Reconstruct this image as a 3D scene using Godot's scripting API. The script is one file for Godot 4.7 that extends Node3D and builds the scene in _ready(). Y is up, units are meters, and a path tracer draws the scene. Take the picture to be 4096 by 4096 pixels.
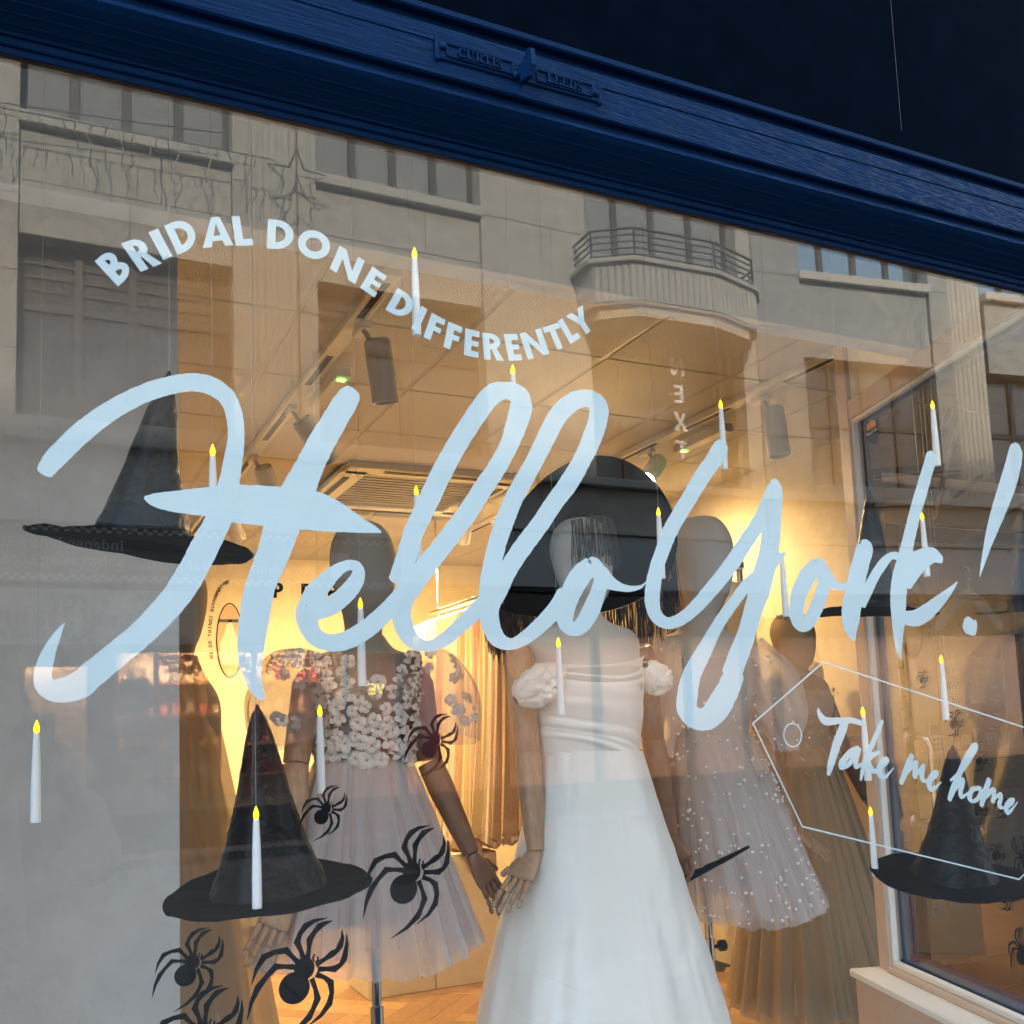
extends Node3D
# A bridal shop's window seen from the pavement; x runs along the glass, y up, z towards the street. The glass stands at z = 0.

class MB:
	var V := PackedVector3Array()
	var N := PackedVector3Array()
	var U := PackedVector2Array()
	var I := PackedInt32Array()

	func tri(a: int, b: int, c: int):
		I.append(a)
		I.append(c)
		I.append(b)

	# a flat convex face, corners counter-clockwise seen from outside; uv in metres along its first edge
	func face(p: PackedVector3Array):
		var n: Vector3 = (p[1] - p[0]).cross(p[2] - p[0]).normalized()
		var e: Vector3 = (p[1] - p[0]).normalized()
		var g: Vector3 = n.cross(e)
		var s := V.size()
		for q in p:
			V.append(q)
			N.append(n)
			U.append(Vector2((q - p[0]).dot(e), (q - p[0]).dot(g)))
		for k in range(1, p.size() - 1):
			tri(s, s + k, s + k + 1)

	# rows of points; smooth normals; du x dv points outwards
	func grid(P: Array, loop := false, su := 1.0, sv := 1.0):
		var R := P.size()
		var K: int = P[0].size()
		var acc := PackedVector3Array()
		acc.resize(R * K)
		var last := K if loop else K - 1
		for i in R - 1:
			for j in last:
				var j2 := (j + 1) % K
				var a: Vector3 = P[i][j]
				var b: Vector3 = P[i][j2]
				var c: Vector3 = P[i + 1][j2]
				var d: Vector3 = P[i + 1][j]
				var n := (c - a).cross(d - b)
				acc[i * K + j] += n
				acc[i * K + j2] += n
				acc[(i + 1) * K + j2] += n
				acc[(i + 1) * K + j] += n
		var s := V.size()
		var W := K + 1 if loop else K
		for i in R:
			for j in W:
				V.append(P[i][j % K])
				var m: Vector3 = acc[i * K + j % K]
				N.append(m.normalized() if m.length_squared() > 1e-20 else Vector3.UP)
				U.append(Vector2(su * j / float(W - 1), sv * i / float(maxi(R - 1, 1))))
		for i in R - 1:
			for j in W - 1:
				var q := s + i * W + j
				tri(q, q + 1, q + W + 1)
				tri(q, q + W + 1, q + W)

	func box(c: Vector3, z: Vector3, b := Basis(), r := 0.0):
		var h := z / 2
		r = minf(r, minf(h.x, minf(h.y, h.z)) * 0.9)
		var i := h - Vector3(r, r, r)
		for ax in 3:
			var u := Vector3()
			u[(ax + 1) % 3] = 1
			var v := Vector3()
			v[(ax + 2) % 3] = 1
			var e := Vector3()
			e[ax] = 1
			for sg in [-1.0, 1.0]:
				var p := PackedVector3Array()
				for k in [[-1, -1], [1, -1], [1, 1], [-1, 1]]:
					p.append(e * h * sg + (u * k[0] + v * k[1]) * i)
				_out(p, c, b)
			if r <= 0.0:
				continue
			for k in [[1, 1], [-1, 1], [-1, -1], [1, -1]]:
				var a: Vector3 = u * k[0] * h + v * k[1] * i
				var d: Vector3 = u * k[0] * i + v * k[1] * h
				_out(PackedVector3Array([a - e * i, d - e * i, d + e * i, a + e * i]), c, b)
		if r > 0.0:
			for x in [-1.0, 1.0]:
				for y in [-1.0, 1.0]:
					for w in [-1.0, 1.0]:
						var s := Vector3(x, y, w)
						_out(PackedVector3Array([s * Vector3(h.x, i.y, i.z), s * Vector3(i.x, h.y, i.z), s * Vector3(i.x, i.y, h.z)]), c, b)

	func _out(p: PackedVector3Array, c: Vector3, b: Basis):
		if (p[1] - p[0]).cross(p[2] - p[0]).dot(p[0] + p[1] + p[2]) < 0:
			p.reverse()
		for q in p.size():
			p[q] = c + b * p[q]
		face(p)

	func tube(p: PackedVector3Array, r: PackedFloat32Array, seg := 10, caps := true, flat := 1.0):
		var rows := []
		var side := Vector3.RIGHT
		var first := (p[1] - p[0]).normalized()
		if absf(first.dot(side)) > 0.9:
			side = Vector3.UP
		for k in p.size():
			var d := (p[mini(k + 1, p.size() - 1)] - p[maxi(k - 1, 0)]).normalized()
			side = (side - d * side.dot(d)).normalized()
			var up := d.cross(side)
			var rr := r[mini(k, r.size() - 1)]
			var row := PackedVector3Array()
			for j in seg:
				var a := TAU * j / seg
				row.append(p[k] + (side * cos(a) + up * sin(a) * flat) * rr)
			if caps and k == 0:
				rows.append(_dot(p[k], seg))
				rows.append(row.duplicate())
			rows.append(row)
			if caps and k == p.size() - 1:
				rows.append(row.duplicate())
				rows.append(_dot(p[k], seg))
		grid(rows, true)

	func _dot(c: Vector3, n: int) -> PackedVector3Array:
		var o := PackedVector3Array()
		o.resize(n)
		o.fill(c)
		return o

	# profile of (radius, height), bottom to top
	func lathe(prof: Array, seg := 20, at := Vector3(), b := Basis()):
		var rows := []
		for q in prof:
			var row := PackedVector3Array()
			for j in seg:
				var a := TAU * j / seg
				row.append(at + b * Vector3(q[0] * cos(a), q[1], -q[0] * sin(a)))
			rows.append(row)
		grid(rows, true)

	# sections of [y, centre x, centre z, half width, half depth], bottom to top, smoothly joined
	func loft(S: Array, seg := 28, sub := 3, caps := true):
		var rows := []
		for i in S.size() - 1:
			for k in (sub + 1 if i == S.size() - 2 else sub):
				var t := k / float(sub)
				var q := []
				for m in 5:
					q.append(cubic_interpolate(S[i][m], S[i + 1][m], S[maxi(i - 1, 0)][m], S[mini(i + 2, S.size() - 1)][m], t))
				var row := PackedVector3Array()
				for j in seg:
					var a := TAU * j / seg
					row.append(Vector3(q[1] + q[3] * cos(a), q[0], q[2] - q[4] * sin(a)))
				rows.append(row)
		if caps:
			var b: Array = S[0]
			var e: Array = S[S.size() - 1]
			rows.push_front(rows[0].duplicate())
			rows.push_front(_dot(Vector3(b[1], b[0], b[2]), seg))
			rows.append(rows[rows.size() - 1].duplicate())
			rows.append(_dot(Vector3(e[1], e[0], e[2]), seg))
		grid(rows, true)

	# a simple polygon (counter-clockwise, x-y) given thickness along z
	func slab(poly: PackedVector2Array, z0: float, z1: float, xf := Transform3D()):
		if Geometry2D.is_polygon_clockwise(poly):
			poly = poly.duplicate()
			poly.reverse()
		var idx := Geometry2D.triangulate_polygon(poly)
		for front in [true, false]:
			var z := z1 if front else z0
			var n: Vector3 = xf.basis * Vector3(0, 0, 1 if front else -1)
			var s := V.size()
			for q in poly:
				V.append(xf * Vector3(q.x, q.y, z))
				N.append(n.normalized())
				U.append(q)
			for k in range(0, idx.size(), 3):
				var a := poly[idx[k]]
				var ccw := (poly[idx[k + 1]] - a).cross(poly[idx[k + 2]] - a) > 0
				if ccw == front:
					tri(s + idx[k], s + idx[k + 1], s + idx[k + 2])
				else:
					tri(s + idx[k], s + idx[k + 2], s + idx[k + 1])
		for k in poly.size():
			var a := poly[k]
			var b := poly[(k + 1) % poly.size()]
			face(PackedVector3Array([xf * Vector3(a.x, a.y, z0), xf * Vector3(b.x, b.y, z0), xf * Vector3(b.x, b.y, z1), xf * Vector3(a.x, a.y, z1)]))

	func done() -> ArrayMesh:
		var a := []
		a.resize(Mesh.ARRAY_MAX)
		a[Mesh.ARRAY_VERTEX] = V
		a[Mesh.ARRAY_NORMAL] = N
		a[Mesh.ARRAY_TEX_UV] = U
		a[Mesh.ARRAY_INDEX] = I
		var m := ArrayMesh.new()
		m.add_surface_from_arrays(Mesh.PRIMITIVE_TRIANGLES, a)
		return m

var M := {}
var rng := RandomNumberGenerator.new()

func lin(r: float, g: float, b: float, a := 1.0) -> Color:
	var c := Color(r, g, b).linear_to_srgb()
	c.a = a
	return c

func obj(called: String, what, m, parent: Node = self) -> MeshInstance3D:
	var o := MeshInstance3D.new()
	o.name = called
	o.mesh = what.done() if what is MB else what
	o.material_override = M[m] if m is String else m
	parent.add_child(o, true)
	return o

func thing(called: String, label: String, category: String, at := Vector3(), group := "") -> Node3D:
	var o := Node3D.new()
	o.name = called
	add_child(o, true)
	o.position = at
	return tag(o, label, category, group)

func tag(o: Node3D, label: String, category: String, group := "") -> Node3D:
	o.set_meta("label", label)
	o.set_meta("category", category)
	if group:
		o.set_meta("group", group)
	return o

func struct(called: String, what, m) -> MeshInstance3D:
	var o := obj(called, what, m)
	o.set_meta("kind", "structure")
	return o

func stuff(o: Node3D) -> Node3D:
	o.set_meta("kind", "stuff")
	return o

func bx(c: Vector3, z: Vector3, r := 0.0, b := Basis()) -> MB:
	var m := MB.new()
	m.box(c, z, b, r)
	return m

# a box by its two corners
func bb(x0, y0, z0, x1, y1, z1, r := 0.0) -> MB:
	return bx(Vector3(x0 + x1, y0 + y1, z0 + z1) / 2, Vector3(absf(x1 - x0), absf(y1 - y0), absf(z1 - z0)), r)

func tb(p: Array, r: Array, seg := 10, flat := 1.0) -> MB:
	var m := MB.new()
	m.tube(PackedVector3Array(p), PackedFloat32Array(r), seg, true, flat)
	return m

func text(s: String, size: float, font: Array, bold := false, depth := 0.004) -> TextMesh:
	var f := SystemFont.new()
	f.font_names = PackedStringArray(font)
	if bold:
		f.font_weight = 700
	var t := TextMesh.new()
	t.font = f
	t.text = s
	t.font_size = 64
	t.pixel_size = size / 64.0 * 1.4
	t.depth = depth
	t.curve_step = 2.0
	return t

func letters(called: String, s: String, size: float, font: String, at: Vector3, turn: float, m, parent: Node, bold := false, depth := 0.004) -> MeshInstance3D:
	var o := obj(called, text(s, size, [font], bold, depth), m, parent)
	o.position = at
	o.rotation.y = turn
	return o

# ---------------------------------------------------------------- materials
func noise(freq: float, kind := FastNoiseLite.TYPE_SIMPLEX_SMOOTH, oct := 4) -> FastNoiseLite:
	var n := FastNoiseLite.new()
	n.noise_type = kind
	n.frequency = freq
	n.fractal_octaves = oct
	n.seed = 7 + M.size()
	return n

func ntex(freq: float, lo: Color, hi: Color, size := 256, oct := 4, kind := FastNoiseLite.TYPE_SIMPLEX_SMOOTH, ends := Vector2(0.15, 0.85)) -> NoiseTexture2D:
	var t := NoiseTexture2D.new()
	t.width = size
	t.height = size
	t.seamless = true
	t.noise = noise(freq, kind, oct)
	var g := Gradient.new()
	g.offsets = PackedFloat32Array([ends.x, ends.y])
	g.colors = PackedColorArray([lo, hi])
	t.color_ramp = g
	return t

func ntex_n(freq: float, strength := 4.0, size := 256, oct := 4) -> NoiseTexture2D:
	var t := NoiseTexture2D.new()
	t.width = size
	t.height = size
	t.seamless = true
	t.as_normal_map = true
	t.bump_strength = strength
	t.noise = noise(freq, FastNoiseLite.TYPE_SIMPLEX_SMOOTH, oct)
	return t

func mk(called: String, c: Color, rough := 0.7, spec := 0.5) -> StandardMaterial3D:
	var m := StandardMaterial3D.new()
	m.resource_name = called
	m.albedo_color = c
	m.roughness = rough
	m.metallic_specular = spec
	M[called] = m
	return m

# grain: a tone that varies between c*lo and c*hi over a triplanar noise whose tile is `tile` metres (a vector stretches it)
func grain(called: String, c: Color, lo: float, hi: float, tile: Vector3, freq := 0.02, rough := 0.7, bump := 0.0, world := true, spec := 0.5, oct := 5) -> StandardMaterial3D:
	var m := mk(called, Color.WHITE, rough, spec)
	var l := c.srgb_to_linear()
	m.albedo_texture = ntex(freq, lin(l.r * lo, l.g * lo, l.b * lo), lin(l.r * hi, l.g * hi, l.b * hi), 256, oct)
	m.uv1_triplanar = true
	m.uv1_world_triplanar = world
	m.uv1_scale = Vector3(1 / tile.x, 1 / tile.y, 1 / tile.z)
	if bump > 0:
		m.normal_enabled = true
		m.normal_texture = ntex_n(freq * 1.6, bump, 256, oct)
	return m

func glow(called: String, c: Color, e: float) -> StandardMaterial3D:
	var m := mk(called, c, 0.5)
	m.emission_enabled = true
	m.emission = c
	m.emission_energy_multiplier = e
	return m

func materials():
	var one := Vector3.ONE
	# shopfront paint
	var p := grain("navy_paint", lin(0.002, 0.019, 0.068), 0.85, 1.15, Vector3(0.9, 0.06, 0.06), 0.02, 0.42, 5.0, true, 0.14)
	p.normal_scale = 0.75
	grain("navy_panel", lin(0.0014, 0.0036, 0.009), 0.85, 1.15, one * 0.5, 0.02, 0.5, 0.0, true, 0.03)
	mk("navy_dark", lin(0.002, 0.018, 0.064), 0.5, 0.14)
	mk("putty", lin(0.05, 0.028, 0.018), 0.8)
	var g := mk("glass", Color(1, 1, 1, 0.0), 0.0)
	g.transparency = BaseMaterial3D.TRANSPARENCY_ALPHA
	grain("vinyl_white", lin(0.56, 0.70, 0.755), 0.985, 1.0, one * 0.1, 0.03, 0.5)
	mk("vinyl_black", lin(0.005, 0.006, 0.008), 0.5, 0.15)
	# interior
	grain("panel_grey", lin(0.52, 0.505, 0.485), 0.94, 1.04, one * 0.6, 0.02, 0.85, 1.0)
	grain("bulkhead_paint", lin(0.84, 0.83, 0.81), 0.96, 1.03, one * 0.8, 0.02, 0.8)
	grain("wall_paint", lin(0.72, 0.64, 0.49), 0.95, 1.04, one * 0.9, 0.02, 0.8, 0.6)
	grain("ceiling_tile", lin(0.6, 0.575, 0.53), 0.93, 1.04, one * 0.25, 0.08, 0.9, 2.0)
	mk("ceiling_bar", lin(0.46, 0.44, 0.40), 0.6)
	mk("white_metal", lin(0.68, 0.67, 0.65), 0.45)
	mk("grey_metal", lin(0.32, 0.3, 0.28), 0.45)
	mk("black_slot", lin(0.012, 0.012, 0.013), 0.6)
	grain("plinth_paint", lin(0.8, 0.76, 0.68), 0.97, 1.02, one * 0.4, 0.02, 0.55)
	for k in 4:
		var w: Array = [[0.40, 0.23, 0.10], [0.33, 0.18, 0.075], [0.46, 0.28, 0.125], [0.36, 0.205, 0.09]][k]
		var m := grain("oak_%d" % k, lin(w[0], w[1], w[2]), 0.72, 1.15, Vector3(0.6, 0.05, 0.05), 0.02, 0.4, 1.5, false)
		m.uv1_offset = one * k * 0.37
	grain("beige_paint", lin(0.60, 0.47, 0.37), 0.97, 1.03, one * 0.5, 0.02, 0.55)
	grain("white_paint", lin(0.82, 0.81, 0.78), 0.97, 1.02, one * 0.3, 0.03, 0.5)
	grain("cream_wall", lin(0.64, 0.55, 0.34), 0.96, 1.03, one * 0.7, 0.02, 0.8)
	mk("door_navy", lin(0.012, 0.012, 0.022), 0.4, 0.4)
	mk("dark_hall", lin(0.02, 0.022, 0.026), 0.6, 0.3)
	var st := mk("steel", lin(0.62, 0.6, 0.57), 0.22)
	st.metallic = 1.0
	var ch := mk("chrome", lin(0.75, 0.75, 0.76), 0.12)
	ch.metallic = 1.0
	mk("copper_plate", lin(0.22, 0.11, 0.06), 0.45)
	mk("red_plastic", lin(0.35, 0.03, 0.02), 0.4)
	mk("orange_print", lin(0.75, 0.28, 0.03), 0.5)
	mk("grey_print", lin(0.16, 0.15, 0.13), 0.6)
	mk("hanger_print", lin(0.19, 0.2, 0.2), 0.6)
	# candles, hats
	var wax := mk("candle_wax", lin(0.82, 0.83, 0.82), 0.4)
	wax.subsurf_scatter_enabled = true
	wax.subsurf_scatter_strength = 0.15
	glow("flame_glow", lin(0.9, 0.68, 0.01), 0.45)
	mk("thread", lin(0.4, 0.38, 0.34), 0.4)
	var hc := grain("hat_cloth", lin(0.008, 0.0083, 0.010), 0.9, 1.1, one * 0.2, 0.02, 0.36, 8.0, false, 0.25)
	hc.normal_scale = 0.45
	mk("hat_felt", lin(0.006, 0.0062, 0.007), 0.8, 0.12)
	var fr := mk("fringe_yarn", lin(0.012, 0.011, 0.011), 0.35)
	# mannequins and dresses
	grain("linen_white", lin(0.62, 0.6, 0.56), 0.93, 1.03, one * 0.05, 0.06, 0.85, 2.0, false)
	grain("linen_grey", lin(0.3, 0.275, 0.245), 0.93, 1.04, one * 0.05, 0.06, 0.85, 2.0, false)
	grain("linen_gold", lin(0.5, 0.37, 0.2), 0.93, 1.04, one * 0.05, 0.06, 0.85, 2.0, false)
	var wd := grain("arm_wood", lin(0.44, 0.27, 0.165), 0.8, 1.12, Vector3(0.05, 0.3, 0.05), 0.02, 0.42, 0.6, false)
	grain("arm_wood_dark", lin(0.22, 0.105, 0.055), 0.8, 1.12, Vector3(0.05, 0.3, 0.05), 0.02, 0.4, 0.6, false)
	var sa := grain("satin", lin(0.86, 0.845, 0.8), 0.98, 1.0, one * 0.35, 0.02, 0.33, 0.0, false)
	sa.rim_enabled = true
	sa.rim = 0.3
	var tu := grain("tulle_blush", lin(0.66, 0.53, 0.5, 1), 0.94, 1.05, one * 0.03, 0.1, 0.9, 0, false)
	tu.transparency = BaseMaterial3D.TRANSPARENCY_ALPHA
	tu.albedo_color = Color(1, 1, 1, 0.34)
	var tw := grain("tulle_white", lin(0.74, 0.68, 0.66, 1), 0.94, 1.05, one * 0.03, 0.1, 0.9, 0, false)
	tw.transparency = BaseMaterial3D.TRANSPARENCY_ALPHA
	tw.albedo_color = Color(1, 1, 1, 0.38)
	var tg := grain("tulle_gold", lin(0.66, 0.53, 0.36, 1), 0.92, 1.05, one * 0.03, 0.1, 0.9, 0, false)
	tg.transparency = BaseMaterial3D.TRANSPARENCY_ALPHA
	tg.albedo_color = Color(1, 1, 1, 0.6)
	var vl := mk("veil_net", lin(0.7, 0.6, 0.42, 0.16), 0.9)
	vl.transparency = BaseMaterial3D.TRANSPARENCY_ALPHA
	var nd := mk("net_dark", lin(0.3, 0.25, 0.23, 0.42), 0.9)
	nd.transparency = BaseMaterial3D.TRANSPARENCY_ALPHA
	grain("lining", lin(0.5, 0.39, 0.37), 0.95, 1.04, one * 0.2, 0.02, 0.7, 0, false)
	grain("lining_gold", lin(0.55, 0.43, 0.28), 0.92, 1.05, one * 0.2, 0.02, 0.7, 0, false)
	grain("lace_beige", lin(0.66, 0.55, 0.4), 0.55, 1.15, one * 0.06, 0.05, 0.8, 5.0, false)
	mk("petal", lin(0.72, 0.68, 0.64), 0.7).backlight_enabled = true
	M.petal.backlight = Color(0.3, 0.3, 0.3)
	mk("pearl", lin(0.82, 0.8, 0.78), 0.2)
	for k in 5:
		var q: Array = [[0.74, 0.62, 0.42], [0.8, 0.72, 0.6], [0.62, 0.44, 0.3], [0.78, 0.66, 0.42], [0.6, 0.36, 0.3]][k]
		grain("gown_%d" % k, lin(q[0], q[1], q[2]), 0.85, 1.05, one * 0.12, 0.03, 0.65, 3.0, false)
	mk("basket_cane", lin(0.3, 0.13, 0.05), 0.6)
	# street
	var sn := grain("stone", lin(0.52, 0.47, 0.39), 0.82, 1.07, one * 1.7, 0.02, 0.85, 2.5)
	sn.normal_scale = 0.5
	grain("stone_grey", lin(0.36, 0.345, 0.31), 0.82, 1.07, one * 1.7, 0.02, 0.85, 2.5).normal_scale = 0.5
	grain("stone_light", lin(0.56, 0.51, 0.43), 0.88, 1.05, one * 1.3, 0.02, 0.85, 1.5)
	mk("joint", lin(0.2, 0.18, 0.15), 0.9)
	grain("brick_front", lin(0.2, 0.11, 0.075), 0.8, 1.15, one * 0.4, 0.05, 0.85)
	grain("paving", lin(0.13, 0.128, 0.122), 0.85, 1.08, one * 0.8, 0.03, 0.8, 2.0)
	mk("paving_joint", lin(0.05, 0.048, 0.045), 0.9)
	mk("frame_brown", lin(0.075, 0.06, 0.05), 0.5)
	mk("frame_dark", lin(0.02, 0.019, 0.019), 0.45)
	var wg := grain("window_glass", lin(0.07, 0.065, 0.06), 0.7, 1.3, one * 0.3, 0.04, 0.08, 10.0, true, 0.75)
	wg.normal_scale = 0.16
	var wo := grain("window_obscure", lin(0.13, 0.12, 0.11), 0.6, 1.4, one * 0.25, 0.06, 0.16, 10.0, true, 0.7)
	wo.normal_scale = 0.7
	grain("window_film", lin(0.40, 0.39, 0.375), 0.72, 1.2, one * 0.22, 0.07, 0.3, 8.0, true, 0.5)
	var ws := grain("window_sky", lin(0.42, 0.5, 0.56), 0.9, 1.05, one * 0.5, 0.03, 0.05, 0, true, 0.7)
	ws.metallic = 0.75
	grain("sign_grey", lin(0.2, 0.195, 0.185), 0.96, 1.03, one * 0.6, 0.02, 0.5)
	grain("sign_pale", lin(0.5, 0.49, 0.47), 0.97, 1.02, one * 0.6, 0.02, 0.5)
	mk("sign_white", lin(0.8, 0.8, 0.78), 0.5)
	mk("gingham_a", lin(0.22, 0.21, 0.19), 0.6)
	mk("gingham_b", lin(0.12, 0.11, 0.1), 0.6)
	mk("iron", lin(0.1, 0.095, 0.085), 0.5)
	grain("warm_wall", lin(0.6, 0.42, 0.3), 0.85, 1.1, one * 0.5, 0.02, 0.8)
	grain("dried_flower", lin(0.5, 0.2, 0.1), 0.6, 1.3, one * 0.1, 0.05, 0.8, 0, false)
	mk("pink_card", lin(0.62, 0.16, 0.2), 0.7)
	mk("poster_grey", lin(0.3, 0.29, 0.28), 0.7)
	glow("neon_tube", lin(1.0, 0.72, 0.05), 3.0)
	glow("lamp_lens", lin(1.0, 0.86, 0.55), 10.0)
	glow("green_led", lin(0.1, 1.0, 0.05), 2.5)
	glow("shop_light_panel", lin(1.0, 0.78, 0.55), 2.2)
	mk("coat", lin(0.36, 0.34, 0.32), 0.8)
	mk("jumper", lin(0.65, 0.63, 0.6), 0.85)
	mk("skin", lin(0.48, 0.3, 0.22), 0.55)
	mk("hair", lin(0.05, 0.032, 0.02), 0.5)
	mk("trousers", lin(0.12, 0.13, 0.16), 0.8)
	mk("phone_case", lin(0.2, 0.21, 0.22), 0.3)
	mk("phone_lens", lin(0.01, 0.01, 0.012), 0.1)

# ---------------------------------------------------------------- the shop itself
func shopfront():
	var s := thing("shop_building", "navy painted shop building whose window display the photo shows", "shop")
	# profile of the front: (z, y) pairs run along x
	for q in [["putty_line", "putty", -0.03, 2.4425, 0.003, 2.452, 0.0], ["glazing_rail", "navy_dark", 0.0035, 2.436, 0.007, 2.470, 0.0008], ["head_rail", "navy_dark", -0.03, 2.4525, 0.003, 2.50, 0.0],
			["glazing_bead", "navy_paint", 0.0072, 2.447, 0.0125, 2.4600, 0.002], ["soffit_fillet", "navy_dark", 0.0072, 2.4604, 0.016, 2.50, 0.001],
			["front_lip", "navy_paint", 0.030, 2.4945, 0.075, 2.5195, 0.010], ["lip_groove", "navy_dark", 0.03, 2.5199, 0.064, 2.5295, 0.0], ["face_board", "navy_paint", 0.02, 2.530, 0.078, 2.5906, 0.003],
			["upper_band", "navy_paint", 0.02, 2.5912, 0.0765, 2.6205, 0.002], ["top_groove", "navy_dark", 0.02, 2.621, 0.060, 2.642, 0.0], ["top_fillet", "navy_dark", 0.02, 2.6424, 0.077, 2.657, 0.003]]:
		obj(q[0], bb(-1.6, q[3], q[2], 7.0, q[5], q[4], q[6]), q[1], s)
	# the sloping board between bead and lip
	var sl := MB.new()
	sl.slab(PackedVector2Array([Vector2(0.0165, 2.466), Vector2(0.068, 2.4935), Vector2(0.03, 2.4942), Vector2(0.0165, 2.50)]), -1.6, 7.0, Transform3D(Basis(Vector3(0, 0, 1), Vector3.UP, Vector3.RIGHT), Vector3()))
	obj("soffit_board", sl, "navy_dark", s)
	for k in 3:
		obj("soffit_bead", bx(Vector3(2.7, 2.4705 + 0.0075 * k, 0.0255 + 0.0141 * k), Vector3(8.6, 0.003, 0.004), 0.001), "navy_dark", s)
	# big dark fascia board, in two lengths that meet at a thin open joint
	obj("fascia_panel", bb(-1.6, 2.658, 0.0, 1.699, 3.55, 0.06), "navy_panel", s)
	obj("fascia_panel", bb(1.7005, 2.658, 0.0, 7.0, 3.55, 0.06), "navy_panel", s)
	obj("panel_joint", bb(1.6991, 2.71, 0.02, 1.7004, 3.55, 0.0594), "poster_grey", s)
	# walls that close the room, the mass of the upper storeys
	obj("wall", bb(-1.6, 0, -0.16, -0.62, 2.43, 0.03), "navy_paint", s)
	obj("wall", bb(3.66, 0, -0.16, 7.0, 2.43, 0.03), "navy_paint", s)
	obj("stall_riser", bb(-0.62, 0, -0.10, 2.36, 0.56, 0.03, 0.004), "navy_paint", s)
	obj("upper_storey", bb(-9, 3.56, -9.0, 14, 13.1, 0.0), "brick_front", s)
	obj("wall", bb(-9, 0, -0.2, -1.62, 3.55, 0.02), "brick_front", s)
	obj("wall", bb(7.02, 0, -0.2, 14, 3.55, 0.02), "brick_front", s)

	# floor of the room and its herringbone
	struct("floor", bb(-1.0, -0.2, -6.5, 6.2, -0.008, -0.165), "black_slot")
	var f: Node3D = get_node("floor")
	var n := 4
	var W := 0.118
	var turn := Basis(Vector3.UP, PI / 4)
	var meshes := []
	for k in 4:
		meshes.append(bx(Vector3(), Vector3(W * n - 0.0016, 0.0075, W - 0.0016), 0.0012).done())
	for x in range(-60, 61):
		for y in range(-60, 61):
			var d := posmod(x - y, 2 * n)
			var c := Vector3()
			var along := Basis()
			if d == 0:
				c = Vector3((x + n / 2.0) * W, 0, (y + 0.5) * W)
			elif d == 2 * n - 1:
				c = Vector3((x + 0.5) * W, 0, (y + n / 2.0) * W)
				along = Basis(Vector3.UP, PI / 2)
			else:
				continue
			c = turn * c + Vector3(2, 0, -4)
			if c.x < 0.35 or c.x > 3.9 or c.z < -6.1 or c.z > -1.55 or (c.x < 1.0 and c.z > -3.4) or (c.x > 3.2 and c.z < -3.4) or c.x > 1.09 * (1.5 - c.z) - 0.12:
				continue
			var pl := obj("plank", meshes[0], "oak_%d" % rng.randi_range(0, 3), f)
			pl.transform = Transform3D(turn * along, Vector3(c.x, -0.004 - rng.randf() * 0.0006, c.z))
	struct("window_platform", bb(-0.6, 0.0, -1.45, 2.3, 0.3, -0.17, 0.006), "white_paint")

	# walls of the room
	var back := struct("wall", bb(-1.0, -0.1, -6.55, 3.74, 3.1, -6.37), "wall_paint")
	struct("wall", bb(-1.15, -0.1, -6.55, -1.0, 3.1, -0.17), "wall_paint")
	struct("wall", bb(3.74, -0.1, -6.55, 3.9, 3.1, -2.201), "wall_paint")
	var hall := struct("wall", bb(3.741, -0.1, -2.36, 6.2, 3.1, -2.2), "cream_wall")
	struct("wall", bb(6.2, -0.1, -2.36, 6.35, 3.1, -0.17), "cream_wall")
	obj("skirting", bb(3.90, 0, -2.199, 6.19, 0.163, -2.18, 0.003), "dark_hall", hall)
	obj("skirting", bb(-0.98, 0, -6.369, 3.7, 0.12, -6.35, 0.003), "white_paint", back)
	# bulkhead over the window and the grey panel at its left
	struct("bulkhead", bb(-0.9, 2.555, -0.66, 2.50, 2.871, -0.59, 0.002), "bulkhead_paint")
	tag(obj("grey_partition", bb(-0.95, 0.3, -0.75, 0.2825, 2.85, -0.68, 0.003), "panel_grey"), "plain grey partition closing off the left of the window", "partition")

	# ceiling: slab, bars and tiles
	struct("ceiling", bb(-1.0, 2.872, -6.5, 6.3, 3.1, -0.17), "ceiling_bar")
	var ce: Node3D = get_node("ceiling")
	for i in range(-3, 6):
		obj("ceiling_bar", bb(0.79 + 0.6 * i - 0.012, 2.853, -6.37, 0.79 + 0.6 * i + 0.012, 2.8715, -0.2), "ceiling_bar", ce)
	for j in range(-2, 8):
		obj("ceiling_bar", bb(-1.0, 2.8537, -1.65 - 0.6 * j - 0.012, 3.74, 2.8712, -1.65 - 0.6 * j + 0.012), "ceiling_bar", ce)
	var tile := bx(Vector3(), Vector3(0.584, 0.018, 0.584), 0.004).done()
	for i in range(-3, 5):
		for j in range(-2, 8):
			var c := Vector3(0.79 + 0.6 * i + 0.3, 2.859 + rng.randf() * 0.001, -1.65 - 0.6 * j - 0.3)
			if c.x > 1.3 and c.x < 2.4 and c.z < -3.3 and c.z > -4.4:
				continue
			obj("ceiling_tile", tile, "ceiling_tile", ce).position = c
	# air-conditioning cassette let into the ceiling
	var ac := thing("air_conditioner", "square ceiling air conditioner cassette with dark intake grille", "air conditioner", Vector3(1.98, 2.85, -3.87))
	for k in 4:
		var b := Basis(Vector3.UP, k * PI / 2)
		obj("frame", bx(b * Vector3(0, -0.018, 0.44), Vector3(0.86 if k % 2 else 1.0, 0.036, 0.14), 0.006, b), "white_metal", ac)
		obj("flap", bx(b * Vector3(0, -0.0385, 0.46), Vector3(0.6, 0.004, 0.035), 0.0, b), "black_slot", ac)
	for k in 13:
		obj("slat", bx(Vector3(0, -0.012, -0.33 + k * 0.055), Vector3(0.72, 0.006, 0.03), 0.001), "grey_metal", ac)
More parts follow.
